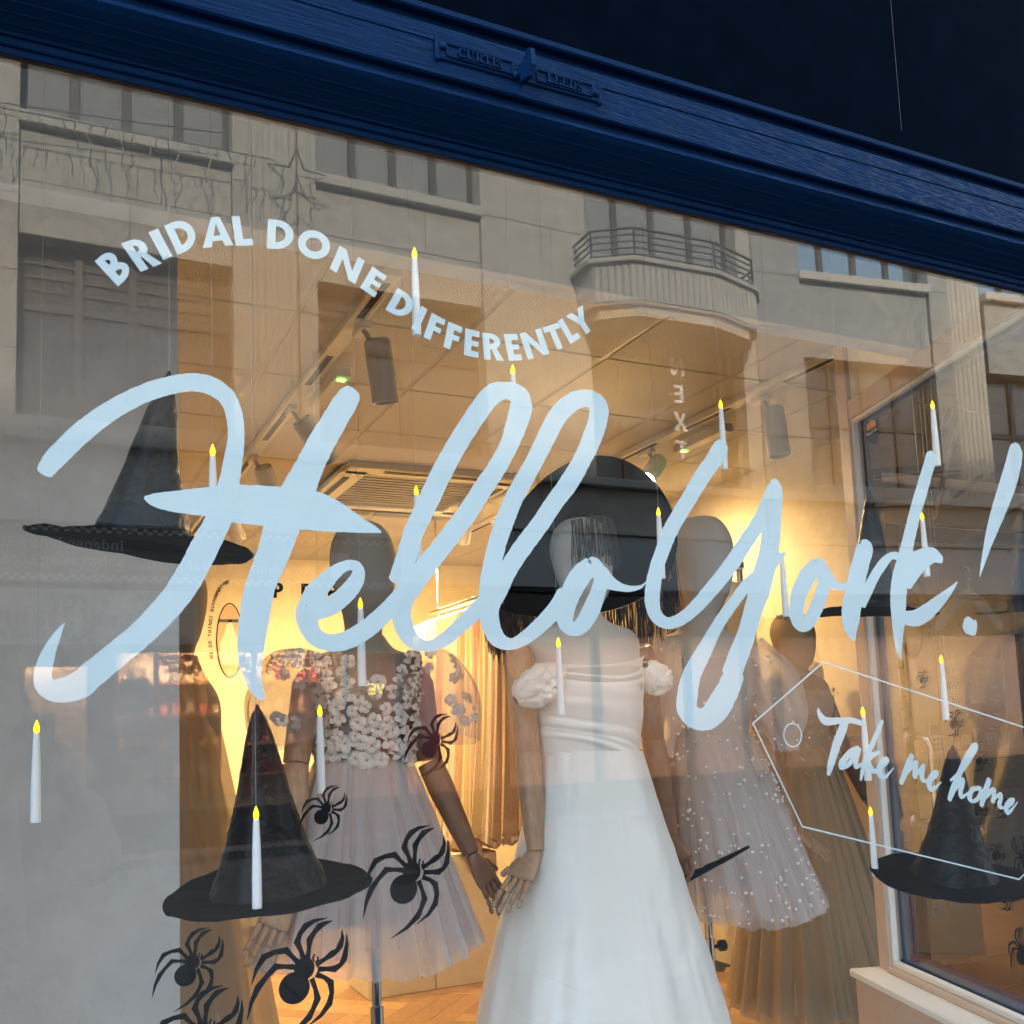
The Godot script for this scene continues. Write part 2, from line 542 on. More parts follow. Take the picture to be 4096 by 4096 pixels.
	obj("intake", bx(Vector3(0, 0.0, 0), Vector3(0.74, 0.008, 0.74)), "black_slot", ac)

func spot(z: float, x: float, turn: Vector3, lit: bool, label: String, energy := 0.0):
	var t := thing("track_spotlight", label, "spotlight", Vector3(x, 2.80, z), "spotlights on the ceiling tracks")
	obj("adapter", bx(Vector3(0, 0.008, 0), Vector3(0.034, 0.022, 0.11), 0.003), "white_metal", t)
	obj("stem", tb([Vector3(0.0, 0.0, 0.02), Vector3(0.02, -0.03, 0.02), Vector3(0.035, -0.045, 0.02)], [0.009, 0.009, 0.009], 8), "grey_metal", t)
	var b := Basis.from_euler(turn * PI / 180)
	var c := Vector3(0.05, -0.05, 0.02)
	var body := MB.new()
	body.lathe([[0, 0.02], [0.04, 0.02], [0.046, 0.014], [0.047, -0.15], [0.047, -0.192], [0.043, -0.193], [0.042, -0.18], [0.0, -0.179]], 24, c, b)
	obj("lamp_body", body, "grey_metal" if not lit else "white_metal", t)
	var ring := MB.new()
	for k in 24:
		var a := TAU * k / 24
		ring.box(c + b * Vector3(cos(a) * 0.036, 0.0205, sin(a) * 0.036), Vector3(0.007, 0.002, 0.0035), b * Basis(Vector3.UP, -a))
	stuff(obj("vent_slots", ring, "black_slot", t))
	if lit:
		var lens := MB.new()
		lens.lathe([[0, -0.188], [0.04, -0.188], [0.04, -0.182], [0, -0.182]], 20, c, b)
		obj("lamp_lens", lens, "lamp_lens", t)
	if energy > 0:
		var l := SpotLight3D.new()
		l.name = "lamp_beam"
		l.light_color = Color(1.0, 0.83, 0.56)
		l.light_energy = energy * 0.088
		l.spot_angle = 68
		l.spot_angle_attenuation = 0.8
		l.spot_range = 12
		l.spot_attenuation = 2
		l.light_size = 0.08
		l.shadow_enabled = true
		t.add_child(l)
		l.position = c + b * Vector3(0, -0.2, 0)
		l.basis = b * Basis(Vector3.RIGHT, -PI / 2)

func lights_inside():
	var names := ["left white lighting track with dark slots running back across the ceiling", "right white lighting track with a green lit box, near the entrance side"]
	for k in 2:
		var x: float = [0.975, 2.80][k]
		var t := thing("lighting_track", names[k], "lighting track", Vector3(x, 2.85, 0), "lighting tracks")
		obj("rail", bb(-0.03, -0.03, -6.2, 0.03, -0.0005, -1.22, 0.003), "white_metal", t)
		for q in [[-1.28, -1.56], [-1.92, -2.25], [-2.5, -3.05], [-3.35, -4.2], [-4.5, -5.6]]:
			obj("slot", bb(-0.012, -0.0312, q[0], 0.012, -0.0295, q[1]), "black_slot", t)
	spot(-1.62, 1.0, Vector3(8, 0, 10), false, "unlit grey track spotlight hanging nearest the letters of DIFFERENTLY")
	spot(-2.55, 0.98, Vector3(20, 0, 40), false, "grey track spotlight aimed right, above the tall H")
	spot(-3.35, 0.98, Vector3(30, 0, 24), true, "track spotlight beside the left candle, between the strokes of the H", 16.0)
	spot(-1.75, 2.83, Vector3(-3, 0, 3), false, "unlit pale track spotlight on the right track, behind the York letters")
	spot(-2.62, 2.82, Vector3(-34, 0, -42), true, "lit white track spotlight shining left above the black fringed hat", 6.0)
	spot(-4.0, 2.35, Vector3(36, 0, 4), true, "far grey track spotlight near the back wall of the shop", 14.0)
	spot(-4.3, 0.975, Vector3(34, 0, 22), true, "rear track spotlight at the back of the left track", 13.0)
	spot(-4.2, 2.80, Vector3(14, 0, -34), true, "rear track spotlight on the right track over the hanging gowns", 8.0)
	spot(-3.2, 2.82, Vector3(-8, 0, 40), true, "track spotlight on the right track aimed at the right wall", 5.0)
	for k in 2:
		var e := thing("emergency_light", ["slim emergency light with green indicator on the left track", "slim emergency light with green indicator by the word NEXT"][k], "emergency light", [Vector3(1.05, 2.79, -2.1), Vector3(2.93, 2.79, -2.2)][k], "emergency lights")
		obj("housing", bx(Vector3(0, 0.01, -0.1), Vector3(0.06, 0.04, 0.40), 0.004), "white_metal", e)
		obj("indicator_led", bx(Vector3(0, -0.012, 0.06 if k == 0 else -0.25), Vector3(0.03, 0.006, 0.02), 0.002), "green_led", e)
	tag(obj("smoke_detector", bx(Vector3(1.55, 2.835, -5.35), Vector3(0.1, 0.03, 0.1), 0.012), "white_metal"), "small white smoke detector on the ceiling under the crossbar of the H", "smoke detector")

func pane(parent: Node, x0, y0, x1, y1, z0: float, t := 0.004):
	return obj("pane", bb(x0, y0, z0 - t, x1, y1, z0), "glass", parent)

func windows():
	var w := thing("shop_window", "large clear shop window mirroring the street", "window")
	pane(w, -0.615, 0.565, 2.335, 2.45, 0.0)
	obj("corner_post", bb(2.336, 0.56, -0.03, 2.385, 2.4235, 0.02, 0.004), "navy_paint", w)
	# the glazed return of the display, running back to the door
	var r := thing("side_window", "white framed side window between display and entrance lobby", "window", Vector3(2.64, 0, -1.02))
	r.basis = Basis(Vector3(-0.31, 0, 0.95).normalized(), Vector3.UP, Vector3(-0.95, 0, -0.31).normalized())
	# local x runs from the inner post to the street, z points into the display
	pane(r, 0.0, 0.6, 0.955, 2.49, 0.002)
	obj("post", bx(Vector3(-0.045, 1.5, -0.005), Vector3(0.075, 2.75, 0.09), 0.004), "beige_paint", r)
	obj("bead", bx(Vector3(-0.002, 1.545, 0.02), Vector3(0.014, 1.86, 0.022), 0.003), "white_paint", r)
	obj("frame", bx(Vector3(0.008, 1.545, -0.03), Vector3(0.03, 1.86, 0.05), 0.003), "navy_paint", r)
	obj("top_rail", bx(Vector3(0.475, 2.515, -0.005), Vector3(0.96, 0.07, 0.09), 0.004), "beige_paint", r)
	obj("bead", bx(Vector3(0.475, 2.474, 0.022), Vector3(0.96, 0.014, 0.022), 0.003), "white_paint", r)
	obj("frame", bx(Vector3(0.47, 2.468, -0.032), Vector3(0.96, 0.02, 0.05), 0.003), "navy_dark", r)
	obj("bead", bx(Vector3(0.475, 0.606, 0.022), Vector3(0.96, 0.02, 0.022), 0.003), "white_paint", r)
	obj("frame", bx(Vector3(0.47, 0.604, -0.045), Vector3(0.96, 0.03, 0.09), 0.003), "navy_paint", r)
	obj("ledge_trim", bx(Vector3(0.475, 0.586, 0.03), Vector3(0.96, 0.02, 0.04), 0.003), "beige_paint", r)
	obj("head_panel", bx(Vector3(0.475, 2.71, -0.005), Vector3(0.96, 0.316, 0.06)), "bulkhead_paint", r)
	obj("sill", bx(Vector3(0.44, 0.563, 0.075), Vector3(1.08, 0.026, 0.135), 0.005), "white_paint", r)
	obj("low_wall", bx(Vector3(0.44, 0.27, 0.035), Vector3(1.06, 0.56, 0.18), 0.003), "beige_paint", r)
	# lobby: soffit, side wall, step, dark boards over the door
	var lsf := MB.new()
	lsf.slab(PackedVector2Array([Vector2(2.39, -0.06), Vector2(3.66, -0.06), Vector2(3.66, -1.2), Vector2(2.72, -1.2)]), -2.86, -2.62, Transform3D(Basis(Vector3.RIGHT, Vector3(0, 0, 1), Vector3(0, -1, 0)), Vector3()))
	struct("lobby_soffit", lsf, "dark_hall")
	struct("wall", bb(3.60, 0, -1.16, 3.66, 2.62, -0.165), "door_navy")
	struct("lobby_floor", bb(2.4, -0.1, -1.2, 3.66, 0.012, -0.0), "dark_hall")
	var h := thing("transom_panel", "dark panel and pipes above the entrance door", "panel", Vector3(0, 0, -1.12))
	obj("board", bb(2.705, 2.15, -0.05, 3.60, 2.62, 0.0, 0.004), "dark_hall", h)
	obj("lintel", bb(2.705, 2.29, 0.0005, 3.60, 2.325, 0.025, 0.004), "beige_paint", h)
	obj("pipe", tb([Vector3(2.98, 2.16, 0.02), Vector3(3.10, 2.42, 0.02), Vector3(3.2, 2.6, 0.02)], [0.012, 0.012, 0.012]), "door_navy", h)
	obj("pipe", tb([Vector3(3.04, 2.16, 0.04), Vector3(3.17, 2.45, 0.04), Vector3(3.25, 2.6, 0.04)], [0.009, 0.009, 0.009]), "copper_plate", h)
	# the door
	var d := thing("entrance_door", "dark navy glazed entrance door with steel pull handle", "door", Vector3(0, 0, -1.09))
	obj("door_frame", bb(2.672, 0, -0.05, 2.703, 2.148, -0.002, 0.004), "navy_paint", d)
	obj("stile", bb(2.706, 0.02, -0.048, 2.862, 2.13, -0.004, 0.004), "door_navy", d)
	obj("stile", bb(3.50, 0.02, -0.048, 3.595, 2.13, -0.004, 0.004), "door_navy", d)
	obj("rail", bb(2.863, 0.02, -0.048, 3.499, 0.16, -0.004, 0.004), "door_navy", d)
	obj("rail", bb(2.863, 2.07, -0.048, 3.499, 2.13, -0.004, 0.004), "door_navy", d)
	obj("pane", bb(2.862, 0.16, -0.028, 3.50, 2.07, -0.024), "glass", d)
	var pl := obj("pull_plate", bb(2.792, 1.478, -0.004, 2.848, 1.70, 0.0, 0.002), "copper_plate", d)
	for k in 4:
		letters("lettering", "PULL"[k], 0.036, "Droid Sans", Vector3(2.82, 1.662 - k * 0.05, 0.001), 0, "vinyl_black", pl, false, 0.002)
	obj("lock_plate", bb(2.794, 1.385, -0.004, 2.838, 1.458, 0.0, 0.003), "steel", d)
	var lk := obj("lock_body", bb(2.755, 1.67, -0.004, 2.80, 1.79, 0.022, 0.006), "steel", d)
	var kn := MB.new()
	kn.lathe([[0, 0], [0.014, 0.0], [0.012, 0.02], [0, 0.022]], 16, Vector3(2.778, 1.695, 0.022), Basis(Vector3.RIGHT, PI / 2))
	obj("turn_knob", kn, "steel", lk)
	obj("handle", tb([Vector3(2.83, 1.351, 0), Vector3(2.835, 1.351, 0.045), Vector3(2.85, 1.345, 0.06), Vector3(2.862, 1.32, 0.063), Vector3(2.862, 1.09, 0.063), Vector3(2.85, 1.063, 0.06), Vector3(2.835, 1.056, 0.045), Vector3(2.83, 1.056, 0)], [0.0105, 0.0105, 0.0105, 0.0105, 0.0105, 0.0105, 0.0105, 0.0105], 14), "steel", d)
	for y in [1.351, 1.056]:
		var ro := MB.new()
		ro.lathe([[0, 0.006], [0.02, 0.006], [0.026, 0.003], [0.027, -0.006]], 20, Vector3(2.83, y, 0.0), Basis(Vector3.RIGHT, PI / 2))
		obj("handle_rose", ro, "steel", d)
	# print on the door glass
	var gp := obj("hanger_print", hanger(), "hanger_print", d)
	gp.position = Vector3(3.225, 1.76, -0.022)
	letters("lettering", "PERRY", 0.026, "Droid Sans", Vector3(3.21, 1.765, -0.0215), 0, "grey_print", d, false, 0.001)
	var fr := MB.new()
	for q in [[3.024, 1.2525, 3.027, 1.72], [3.386, 1.2525, 3.389, 1.72], [3.0271, 1.7175, 3.3859, 1.72], [3.0271, 1.2525, 3.3859, 1.255]]:
		fr.box(Vector3((q[0] + q[2]) / 2, (q[1] + q[3]) / 2, -0.0225), Vector3(q[2] - q[0], q[3] - q[1], 0.001))
	obj("hours_border", fr, "grey_print", d)
	var rows := [["Mon", "9:30am - 5pm"], ["Tue", "CLOSED"], ["Wed", "9:30am - 5pm"], ["Thu", "9:30am - 5pm"], ["Fri", "9:30am - 5pm"], ["Sat", "9am - 5pm"], ["Sun", "CLOSED"]]
	for k in 7:
		letters("lettering", rows[k][0], 0.027, "Droid Sans", Vector3(3.10, 1.642 - k * 0.0545, -0.0215), 0, "grey_print", d, false, 0.001)
		letters("lettering", rows[k][1], 0.018, "Droid Sans", Vector3(3.265, 1.638 - k * 0.0545, -0.0215), 0, "grey_print", d, false, 0.001)
	# fittings on the cream wall beyond the door
	var kp := thing("alarm_keypad", "pale alarm keypad with dark screen on the cream wall", "keypad", Vector3(4.22, 1.29, -2.199))
	obj("case", bx(Vector3(0, 0, 0.012), Vector3(0.1, 0.17, 0.024), 0.004), "white_metal", kp)
	obj("screen", bx(Vector3(0, 0.05, 0.025), Vector3(0.085, 0.055, 0.003)), "black_slot", kp)
	for i in 3:
		for j in 3:
			obj("button", bx(Vector3(-0.026 + i * 0.026, 0.0 - j * 0.024, 0.026), Vector3(0.018, 0.016, 0.005), 0.002), "grey_metal", kp)
	var cp := thing("fire_call_point", "square red fire call point on the cream wall", "call point", Vector3(4.415, 1.28, -2.199))
	obj("case", bx(Vector3(0, 0, 0.02), Vector3(0.125, 0.11, 0.04), 0.005), "red_plastic", cp)
	obj("glass_plate", bx(Vector3(0, 0.0, 0.0405), Vector3(0.07, 0.055, 0.003)), "white_metal", cp)
	var gb := thing("switch_box", "wide pale switch box right of the red call point", "switch box", Vector3(4.66, 1.27, -2.199))
	obj("case", bx(Vector3(0, 0, 0.015), Vector3(0.22, 0.105, 0.03), 0.004), "cream_wall", gb)
	for k in 3:
		obj("rocker", bx(Vector3(-0.06 + k * 0.06, 0, 0.031), Vector3(0.03, 0.05, 0.005), 0.002), "white_metal", gb)
	for k in 2:
		var so := thing("wall_socket", ["white double wall socket low on the cream wall", "small white spur socket left of the double socket"][k], "socket", [Vector3(4.31, 0.48, -2.199), Vector3(4.15, 0.44, -2.199)][k], "sockets low on the cream wall")
		obj("plate", bx(Vector3(0, 0, 0.005), Vector3(0.146 if k == 0 else 0.086, 0.086, 0.01), 0.003), "white_metal", so)
		for i in 2 - k:
			obj("hole", bx(Vector3(-0.03 + i * 0.06, 0.0, 0.0105), Vector3(0.02, 0.01, 0.002)), "black_slot", so)
	# badge on the side window
	var b := obj("security_badge", shield(0.034, 0.045), "vinyl_black")
	tag(b, "small orange and black shield sticker high on the side window", "sticker")
	b.transform = r.transform * Transform3D(Basis(), Vector3(0.085, 2.41, 0.004))
	var top := PackedVector2Array([Vector2(-0.031, 0.012), Vector2(0.031, 0.012), Vector2(0.031, 0.032), Vector2(0.0, 0.0425), Vector2(-0.031, 0.032)])
	var tp := MB.new()
	tp.slab(top, 0.0011, 0.0016)
	obj("orange_top", tp, "orange_print", b)
	letters("lettering", "SimpliSafe", 0.0105, "Droid Sans", Vector3(0, 0.0, 0.0013), 0, "sign_white", b, true, 0.0004)

func shield(w: float, h: float) -> MB:
	var m := MB.new()
	m.slab(PackedVector2Array([Vector2(0, -h), Vector2(w * 0.6, -h * 0.62), Vector2(w, -h * 0.1), Vector2(w, h * 0.75), Vector2(0, h), Vector2(-w, h * 0.75), Vector2(-w, -h * 0.1), Vector2(-w * 0.6, -h * 0.62)]), 0, 0.001)
	return m

func hanger() -> MB:
	var m := MB.new()
	var arm := PackedVector2Array()
	for q in [[-0.185, -0.02], [-0.19, 0.01], [-0.165, 0.03], [-0.07, 0.115], [-0.025, 0.14], [0.025, 0.14], [0.07, 0.115], [0.165, 0.03], [0.19, 0.01], [0.185, -0.02], [0.155, -0.015], [0.06, 0.065], [0.0, 0.085], [-0.06, 0.065], [-0.155, -0.015]]:
		arm.append(Vector2(q[0], q[1]))
	m.slab(arm, 0, 0.0008)
	var p := []
	for k in 12:
		var a := -PI * 0.5 + k / 11.0 * PI * 1.35
		p.append(Vector3(cos(a) * 0.03, 0.195 + sin(a) * 0.03, 0.0005))
	p.push_front(Vector3(0, 0.14, 0.0005))
	m.tube(PackedVector3Array(p), PackedFloat32Array([0.008]), 6, true, 0.08)
	return m

# ---------------------------------------------------------------- lettering and spiders on the glass
var film := 0.0     # each strip of film lies a hair behind the one before

func vinyl_letter(called: String, parent: Node) -> MB:
	return MB.new()

func q_done(m: MB, parent: Node):
	obj("letter", m, "vinyl_white", parent)

# a brush stroke: x, y, half width triples on the glass
func stroke(m: MB, d: Array):
	film += 0.00004
	film += 0.00002
	var z := -0.0235 - film
	var n := d.size() / 3
	var P := []
	for i in n - 1:
		var steps := 8
		for k in (steps + 1 if i == n - 2 else steps):
			var t := k / float(steps)
			var q := []
			for c in 3:
				q.append(cubic_interpolate(d[i * 3 + c], d[i * 3 + 3 + c], d[maxi(i - 1, 0) * 3 + c], d[mini(i + 2, n - 1) * 3 + c], t))
			P.append(Vector3(q[0], q[1], maxf(q[2], 0.0003)))
	var rows := [PackedVector3Array(), PackedVector3Array()]
	var w := noise(0.9, FastNoiseLite.TYPE_SIMPLEX, 2)
	var edge := []
	for i in P.size():
		var a: Vector3 = P[maxi(i - 1, 0)]
		var b: Vector3 = P[mini(i + 1, P.size() - 1)]
		var t := Vector2(b.x - a.x, b.y - a.y).normalized()
		var nn := Vector2(-t.y, t.x)
		var c: Vector3 = P[i]
		var s := c.x * 90.0
		var u := c.y * 90.0
		var r1: float = c.z * (1.0 + 0.045 * w.get_noise_2d(s, u)) + 0.0002 * w.get_noise_2d(s * 3, u * 3 + 50)
		var r2: float = c.z * (1.0 + 0.045 * w.get_noise_2d(s + 40, u)) + 0.0002 * w.get_noise_2d(s * 3 + 90, u * 3)
		z -= 0.0000025
		film += 0.0000025
		rows[0].append(Vector3(c.x - nn.x * r2, c.y - nn.y * r2, z))
		rows[1].append(Vector3(c.x + nn.x * r1, c.y + nn.y * r1, z))
	# rounded ends
	for e in 2:
		var c: Vector3 = P[0] if e == 0 else P[P.size() - 1]
		var c2: Vector3 = P[1] if e == 0 else P[P.size() - 2]
		if c.z < 0.003:
			continue
		var t := Vector2(c.x - c2.x, c.y - c2.y).normalized()
		var nn := Vector2(-t.y, t.x)
		for k in range(1, 6):
			var a := k / 6.0 * PI / 2
			var rr := c.z * cos(a)
			var f := Vector2(c.x, c.y) + t * c.z * 0.45 * sin(a)
			var l := Vector3(f.x + nn.x * rr, f.y + nn.y * rr, z)
			var r := Vector3(f.x - nn.x * rr, f.y - nn.y * rr, z)
			if e == 0:
				rows[0].insert(0, l)
				rows[1].insert(0, r)
			else:
				rows[0].append(r)
				rows[1].append(l)
	var from := m.N.size()
	m.grid(rows)
	for i in range(from, m.N.size()):
		m.N[i] = Vector3.BACK

func plate(m: MB, p: Array, z: float, o: Vector2, ex: Vector2, ey: Vector2):
	var q := PackedVector3Array()
	for v in p:
		var w: Vector2 = o + ex * v[0] + ey * v[1]
		q.append(Vector3(w.x, w.y, z))
	if (q[1] - q[0]).cross(q[2] - q[0]).z < 0:
		q.reverse()
	m.face(q)

func block_letter(parent: Node, ch: String, bl: Vector2, tl: Vector2, br: Vector2):
	var m := MB.new()
	var ey := tl - bl
	var w := (br - bl).length() / ey.length()
	var ex := (br - bl).normalized() * ey.length()
	film += 0.00004
	var z := -0.0235 - film
	var t := 0.27
	var h := 0.225
	var quads := []
	var arcs := []
	match ch:
		"I":
			quads = [[[0, 0], [w, 0], [w, 1], [0, 1]]]
		"L":
			quads = [[[0, 0], [t, 0], [t, 1], [0, 1]], [[t, 0], [w, 0], [w, h], [t, h]]]
		"E":
			quads = [[[0, 0], [t, 0], [t, 1], [0, 1]], [[t, 0], [w, 0], [w, h], [t, h]], [[t, 0.41], [w * 0.96, 0.41], [w * 0.96, 0.6], [t, 0.6]], [[t, 1 - h], [w, 1 - h], [w, 1], [t, 1]]]
		"F":
			quads = [[[0, 0], [t, 0], [t, 1], [0, 1]], [[t, 0.4], [w * 0.94, 0.4], [w * 0.94, 0.6], [t, 0.6]], [[t, 1 - h], [w, 1 - h], [w, 1], [t, 1]]]
		"T":
			quads = [[[w / 2 - t / 2, 0], [w / 2 + t / 2, 0], [w / 2 + t / 2, 1 - h], [w / 2 - t / 2, 1 - h]], [[0, 1 - h], [w, 1 - h], [w, 1], [0, 1]]]
		"N":
			quads = [[[0, 0], [t, 0], [t, 1], [0, 1]], [[w - t, 0], [w, 0], [w, 1], [w - t, 1]], [[t, 1], [t, 0.62], [w - t, 0.0], [w - t, 0.38]]]
		"A":
			quads = [[[0, 0], [t * 1.08, 0], [w / 2 + 0.02, 0.86], [w / 2 - t * 0.5, 1]], [[w, 0], [w - t * 1.08, 0], [w / 2 - 0.02, 0.86], [w / 2 + t * 0.5, 1]], [[w / 2 - t * 0.5, 1], [w / 2 - 0.03, 0.8], [w / 2 + 0.03, 0.8], [w / 2 + t * 0.5, 1]], [[w * 0.3, 0.19], [w * 0.7, 0.19], [w * 0.63, 0.37], [w * 0.37, 0.37]]]
		"Y":
			quads = [[[w / 2 - t / 2, 0], [w / 2 + t / 2, 0], [w / 2 + t / 2, 0.44], [w / 2 - t / 2, 0.44]], [[0, 1], [t * 1.15, 1], [w / 2 + t / 2, 0.44], [w / 2 - t / 2, 0.44]], [[w, 1], [w - t * 1.15, 1], [w / 2 - t / 2, 0.44], [w / 2 + t / 2, 0.44]]]
		"D":
			quads = [[[0, 0], [t, 0], [t, 1], [0, 1]]]
			arcs = [[t, 0.5, w - t, 0.5, -PI / 2, PI / 2, t * 0.98, h]]
		"O":
			arcs = [[w / 2, 0.5, w / 2, 0.53, 0, TAU, t, t]]
		"B", "R":
			quads = [[[0, 0], [t, 0], [t, 1], [0, 1]]]
			var lo := 0.45 if ch == "B" else 0.40
			arcs = [[t, (1 + lo) / 2, w * 0.88 - t, (1 - lo) / 2, -PI / 2, PI / 2, t * 0.95, h * 0.85]]
			if ch == "B":
				arcs.append([t, 0.29, w - t, 0.29, -PI / 2, PI / 2, t * 0.95, h * 0.9])
			else:
				quads.append([[t + 0.02, 0.5], [t + 0.2, 0.56], [w, 0], [w - 0.31, 0]])
	for q in quads:
		film += 0.00001
		plate(m, q, -0.0235 - film, bl, ex, ey)
	for a in arcs:
		film += 0.00001
		z = -0.0235 - film
		var rows := [PackedVector3Array(), PackedVector3Array()]
		for k in 29:
			var g: float = lerpf(a[4], a[5], k / 28.0)
			var o: Vector2 = bl + ex * (a[0] + a[2] * cos(g)) + ey * (a[1] + a[3] * sin(g))
			var i: Vector2 = bl + ex * (a[0] + (a[2] - a[6]) * cos(g)) + ey * (a[1] + (a[3] - a[7]) * sin(g))
			rows[1].append(Vector3(i.x, i.y, z))
			rows[0].append(Vector3(o.x, o.y, z))
		rows.reverse()
		m.grid(rows)
	obj("letter", m, "vinyl_white", parent)

func line(m: MB, p: Array, w: float, loop := false):
	var n := p.size()
	for k in (n if loop else n - 1):
		var a: Vector2 = p[k]
		var b: Vector2 = p[(k + 1) % n]
		film += 0.00001
		var d := (b - a).normalized()
		var s := Vector2(-d.y, d.x) * w
		var z := -0.0235 - film
		var e := d * w * 0.8
		m.face(PackedVector3Array([Vector3(a.x - s.x - e.x, a.y - s.y - e.y, z), Vector3(b.x - s.x + e.x, b.y - s.y + e.y, z), Vector3(b.x + s.x + e.x, b.y + s.y + e.y, z), Vector3(a.x + s.x - e.x, a.y + s.y - e.y, z)]))

func lettering():
	var q: MB
	var hello := thing("window_lettering", "huge white brush lettering Hello York! across the window", "lettering")
	var take_home := thing("window_lettering", "small white brush lettering Take me home inside the tag outline", "lettering")
	var bridal := thing("window_lettering", "white capital lettering BRIDAL DONE DIFFERENTLY set along a wave", "lettering")
	q = MB.new()
	stroke(q, [0.0151, 1.8337, 0.0113, 0.0236, 1.8482, 0.0138, 0.0376, 1.8667, 0.0146, 0.0637, 1.8973, 0.0149, 0.0989, 1.9303, 0.0143, 0.139, 1.9588, 0.0137, 0.1749, 1.9771, 0.0137, 0.2117, 1.9891, 0.0142, 0.2412, 1.9886, 0.0148, 0.2642, 1.9769, 0.0144, 0.2764, 1.9571, 0.0133, 0.2817, 1.9302, 0.0129, 0.2823, 1.9071, 0.0126, 0.2785, 1.878, 0.0141, 0.2734, 1.849, 0.0148, 0.2685, 1.823, 0.0166, 0.2629, 1.7943, 0.0176, 0.252, 1.7712, 0.019, 0.2331, 1.7326, 0.0204, 0.2159, 1.6974, 0.0208, 0.1938, 1.6599, 0.0202, 0.1708, 1.6311, 0.0194, 0.1433, 1.6015, 0.0185, 0.1102, 1.572, 0.0184, 0.0815, 1.5468, 0.0187, 0.0592, 1.5278, 0.0193, 0.0372, 1.5224, 0.0167, 0.0215, 1.5272, 0.0139, 0.0152, 1.5425, 0.0114, 0.0199, 1.5677, 0.0098, 0.0296, 1.5932, 0.0064, 0.0387, 1.6112, 0.0024, 0.0428, 1.6169, 0.0005])
	stroke(q, [0.4704, 2.0043, 0.0145, 0.4631, 1.9928, 0.0185, 0.4405, 1.9553, 0.0201, 0.4158, 1.9107, 0.0211, 0.3959, 1.8703, 0.0226, 0.3808, 1.8367, 0.0259, 0.3659, 1.8065, 0.0274, 0.3506, 1.7694, 0.0273, 0.3409, 1.7387, 0.0255, 0.3279, 1.7054, 0.0234, 0.3164, 1.6753, 0.023, 0.3092, 1.6415, 0.023, 0.3032, 1.5996, 0.0212, 0.3007, 1.5663, 0.0185, 0.3032, 1.5414, 0.0141, 0.31, 1.5193, 0.0103, 0.3181, 1.5067, 0.006, 0.3219, 1.5047, 0.0022])
	stroke(q, [0.1485, 1.8058, 0.0022, 0.162, 1.8029, 0.01, 0.1902, 1.8023, 0.0161, 0.2402, 1.805, 0.0231, 0.2806, 1.8048, 0.03, 0.3361, 1.8046, 0.032, 0.3933, 1.8029, 0.0333, 0.4373, 1.7938, 0.0261, 0.4762, 1.7829, 0.0138, 0.5005, 1.7767, 0.0068, 0.514, 1.7723, 0.0016])
	q_done(q, hello)
	q = MB.new()
	stroke(q, [0.3732, 1.6471, 0.0023, 0.3854, 1.6372, 0.0136, 0.4035, 1.6402, 0.0148, 0.4266, 1.6487, 0.0148, 0.4478, 1.6638, 0.014, 0.4646, 1.6821, 0.0137, 0.474, 1.6998, 0.0113, 0.4712, 1.7125, 0.0097, 0.4571, 1.7155, 0.0083, 0.4393, 1.7063, 0.0104, 0.4205, 1.6889, 0.0139, 0.4029, 1.668, 0.0168, 0.3923, 1.6463, 0.0175, 0.3886, 1.6282, 0.0172, 0.3951, 1.6081, 0.015, 0.4084, 1.5947, 0.0141, 0.4324, 1.5898, 0.014, 0.4581, 1.5966, 0.015, 0.4867, 1.6133, 0.0151, 0.5137, 1.6356, 0.0149, 0.5362, 1.6582, 0.0141, 0.5566, 1.6846, 0.0131])
	q_done(q, hello)
	q = MB.new()
	stroke(q, [0.5444, 1.6934, 0.0192, 0.5548, 1.727, 0.0174, 0.5704, 1.7734, 0.0174, 0.591, 1.8145, 0.0174, 0.6189, 1.8694, 0.0182, 0.6508, 1.9259, 0.0177, 0.6867, 1.9807, 0.0178, 0.7232, 2.0271, 0.0182, 0.752, 2.0397, 0.016, 0.7768, 2.0333, 0.0204, 0.7812, 2.0105, 0.0216, 0.769, 1.976, 0.0199, 0.7512, 1.9349, 0.0168, 0.7285, 1.8972, 0.017, 0.6992, 1.8563, 0.0174, 0.6668, 1.8097, 0.0174, 0.632, 1.7672, 0.0171, 0.5979, 1.7256, 0.0172, 0.5696, 1.6911, 0.0189, 0.5508, 1.6635, 0.0178, 0.546, 1.6394, 0.0163, 0.55, 1.6156, 0.0164, 0.5651, 1.593, 0.0136, 0.5903, 1.5852, 0.0096, 0.6196, 1.5955, 0.0122, 0.65, 1.6195, 0.013, 0.681, 1.6461, 0.0139, 0.7056, 1.6699, 0.0159])
	stroke(q, [0.7051, 1.673, 0.0197, 0.7107, 1.7109, 0.0183, 0.7229, 1.7588, 0.0169, 0.7423, 1.8078, 0.0176, 0.7617, 1.8477, 0.0168, 0.7828, 1.8819, 0.0168, 0.8042, 1.9165, 0.0163, 0.8281, 1.9585, 0.0172, 0.8563, 2.0051, 0.0176, 0.888, 2.034, 0.0171, 0.9192, 2.0444, 0.0164, 0.942, 2.0341, 0.0205, 0.9405, 2.007, 0.0199, 0.9247, 1.9676, 0.019, 0.9013, 1.9247, 0.0178, 0.8726, 1.882, 0.018, 0.841, 1.8432, 0.017, 0.8098, 1.8019, 0.0168, 0.7756, 1.7612, 0.0172, 0.7457, 1.7216, 0.0172, 0.7217, 1.686, 0.0205, 0.7067, 1.6543, 0.0182, 0.7056, 1.6262, 0.0178, 0.7181, 1.5983, 0.0151, 0.7435, 1.5884, 0.01, 0.772, 1.6001, 0.0121, 0.805, 1.6241, 0.0138, 0.8372, 1.6535, 0.0162, 0.8548, 1.6765, 0.0173])
	q_done(q, hello)
	q = MB.new()
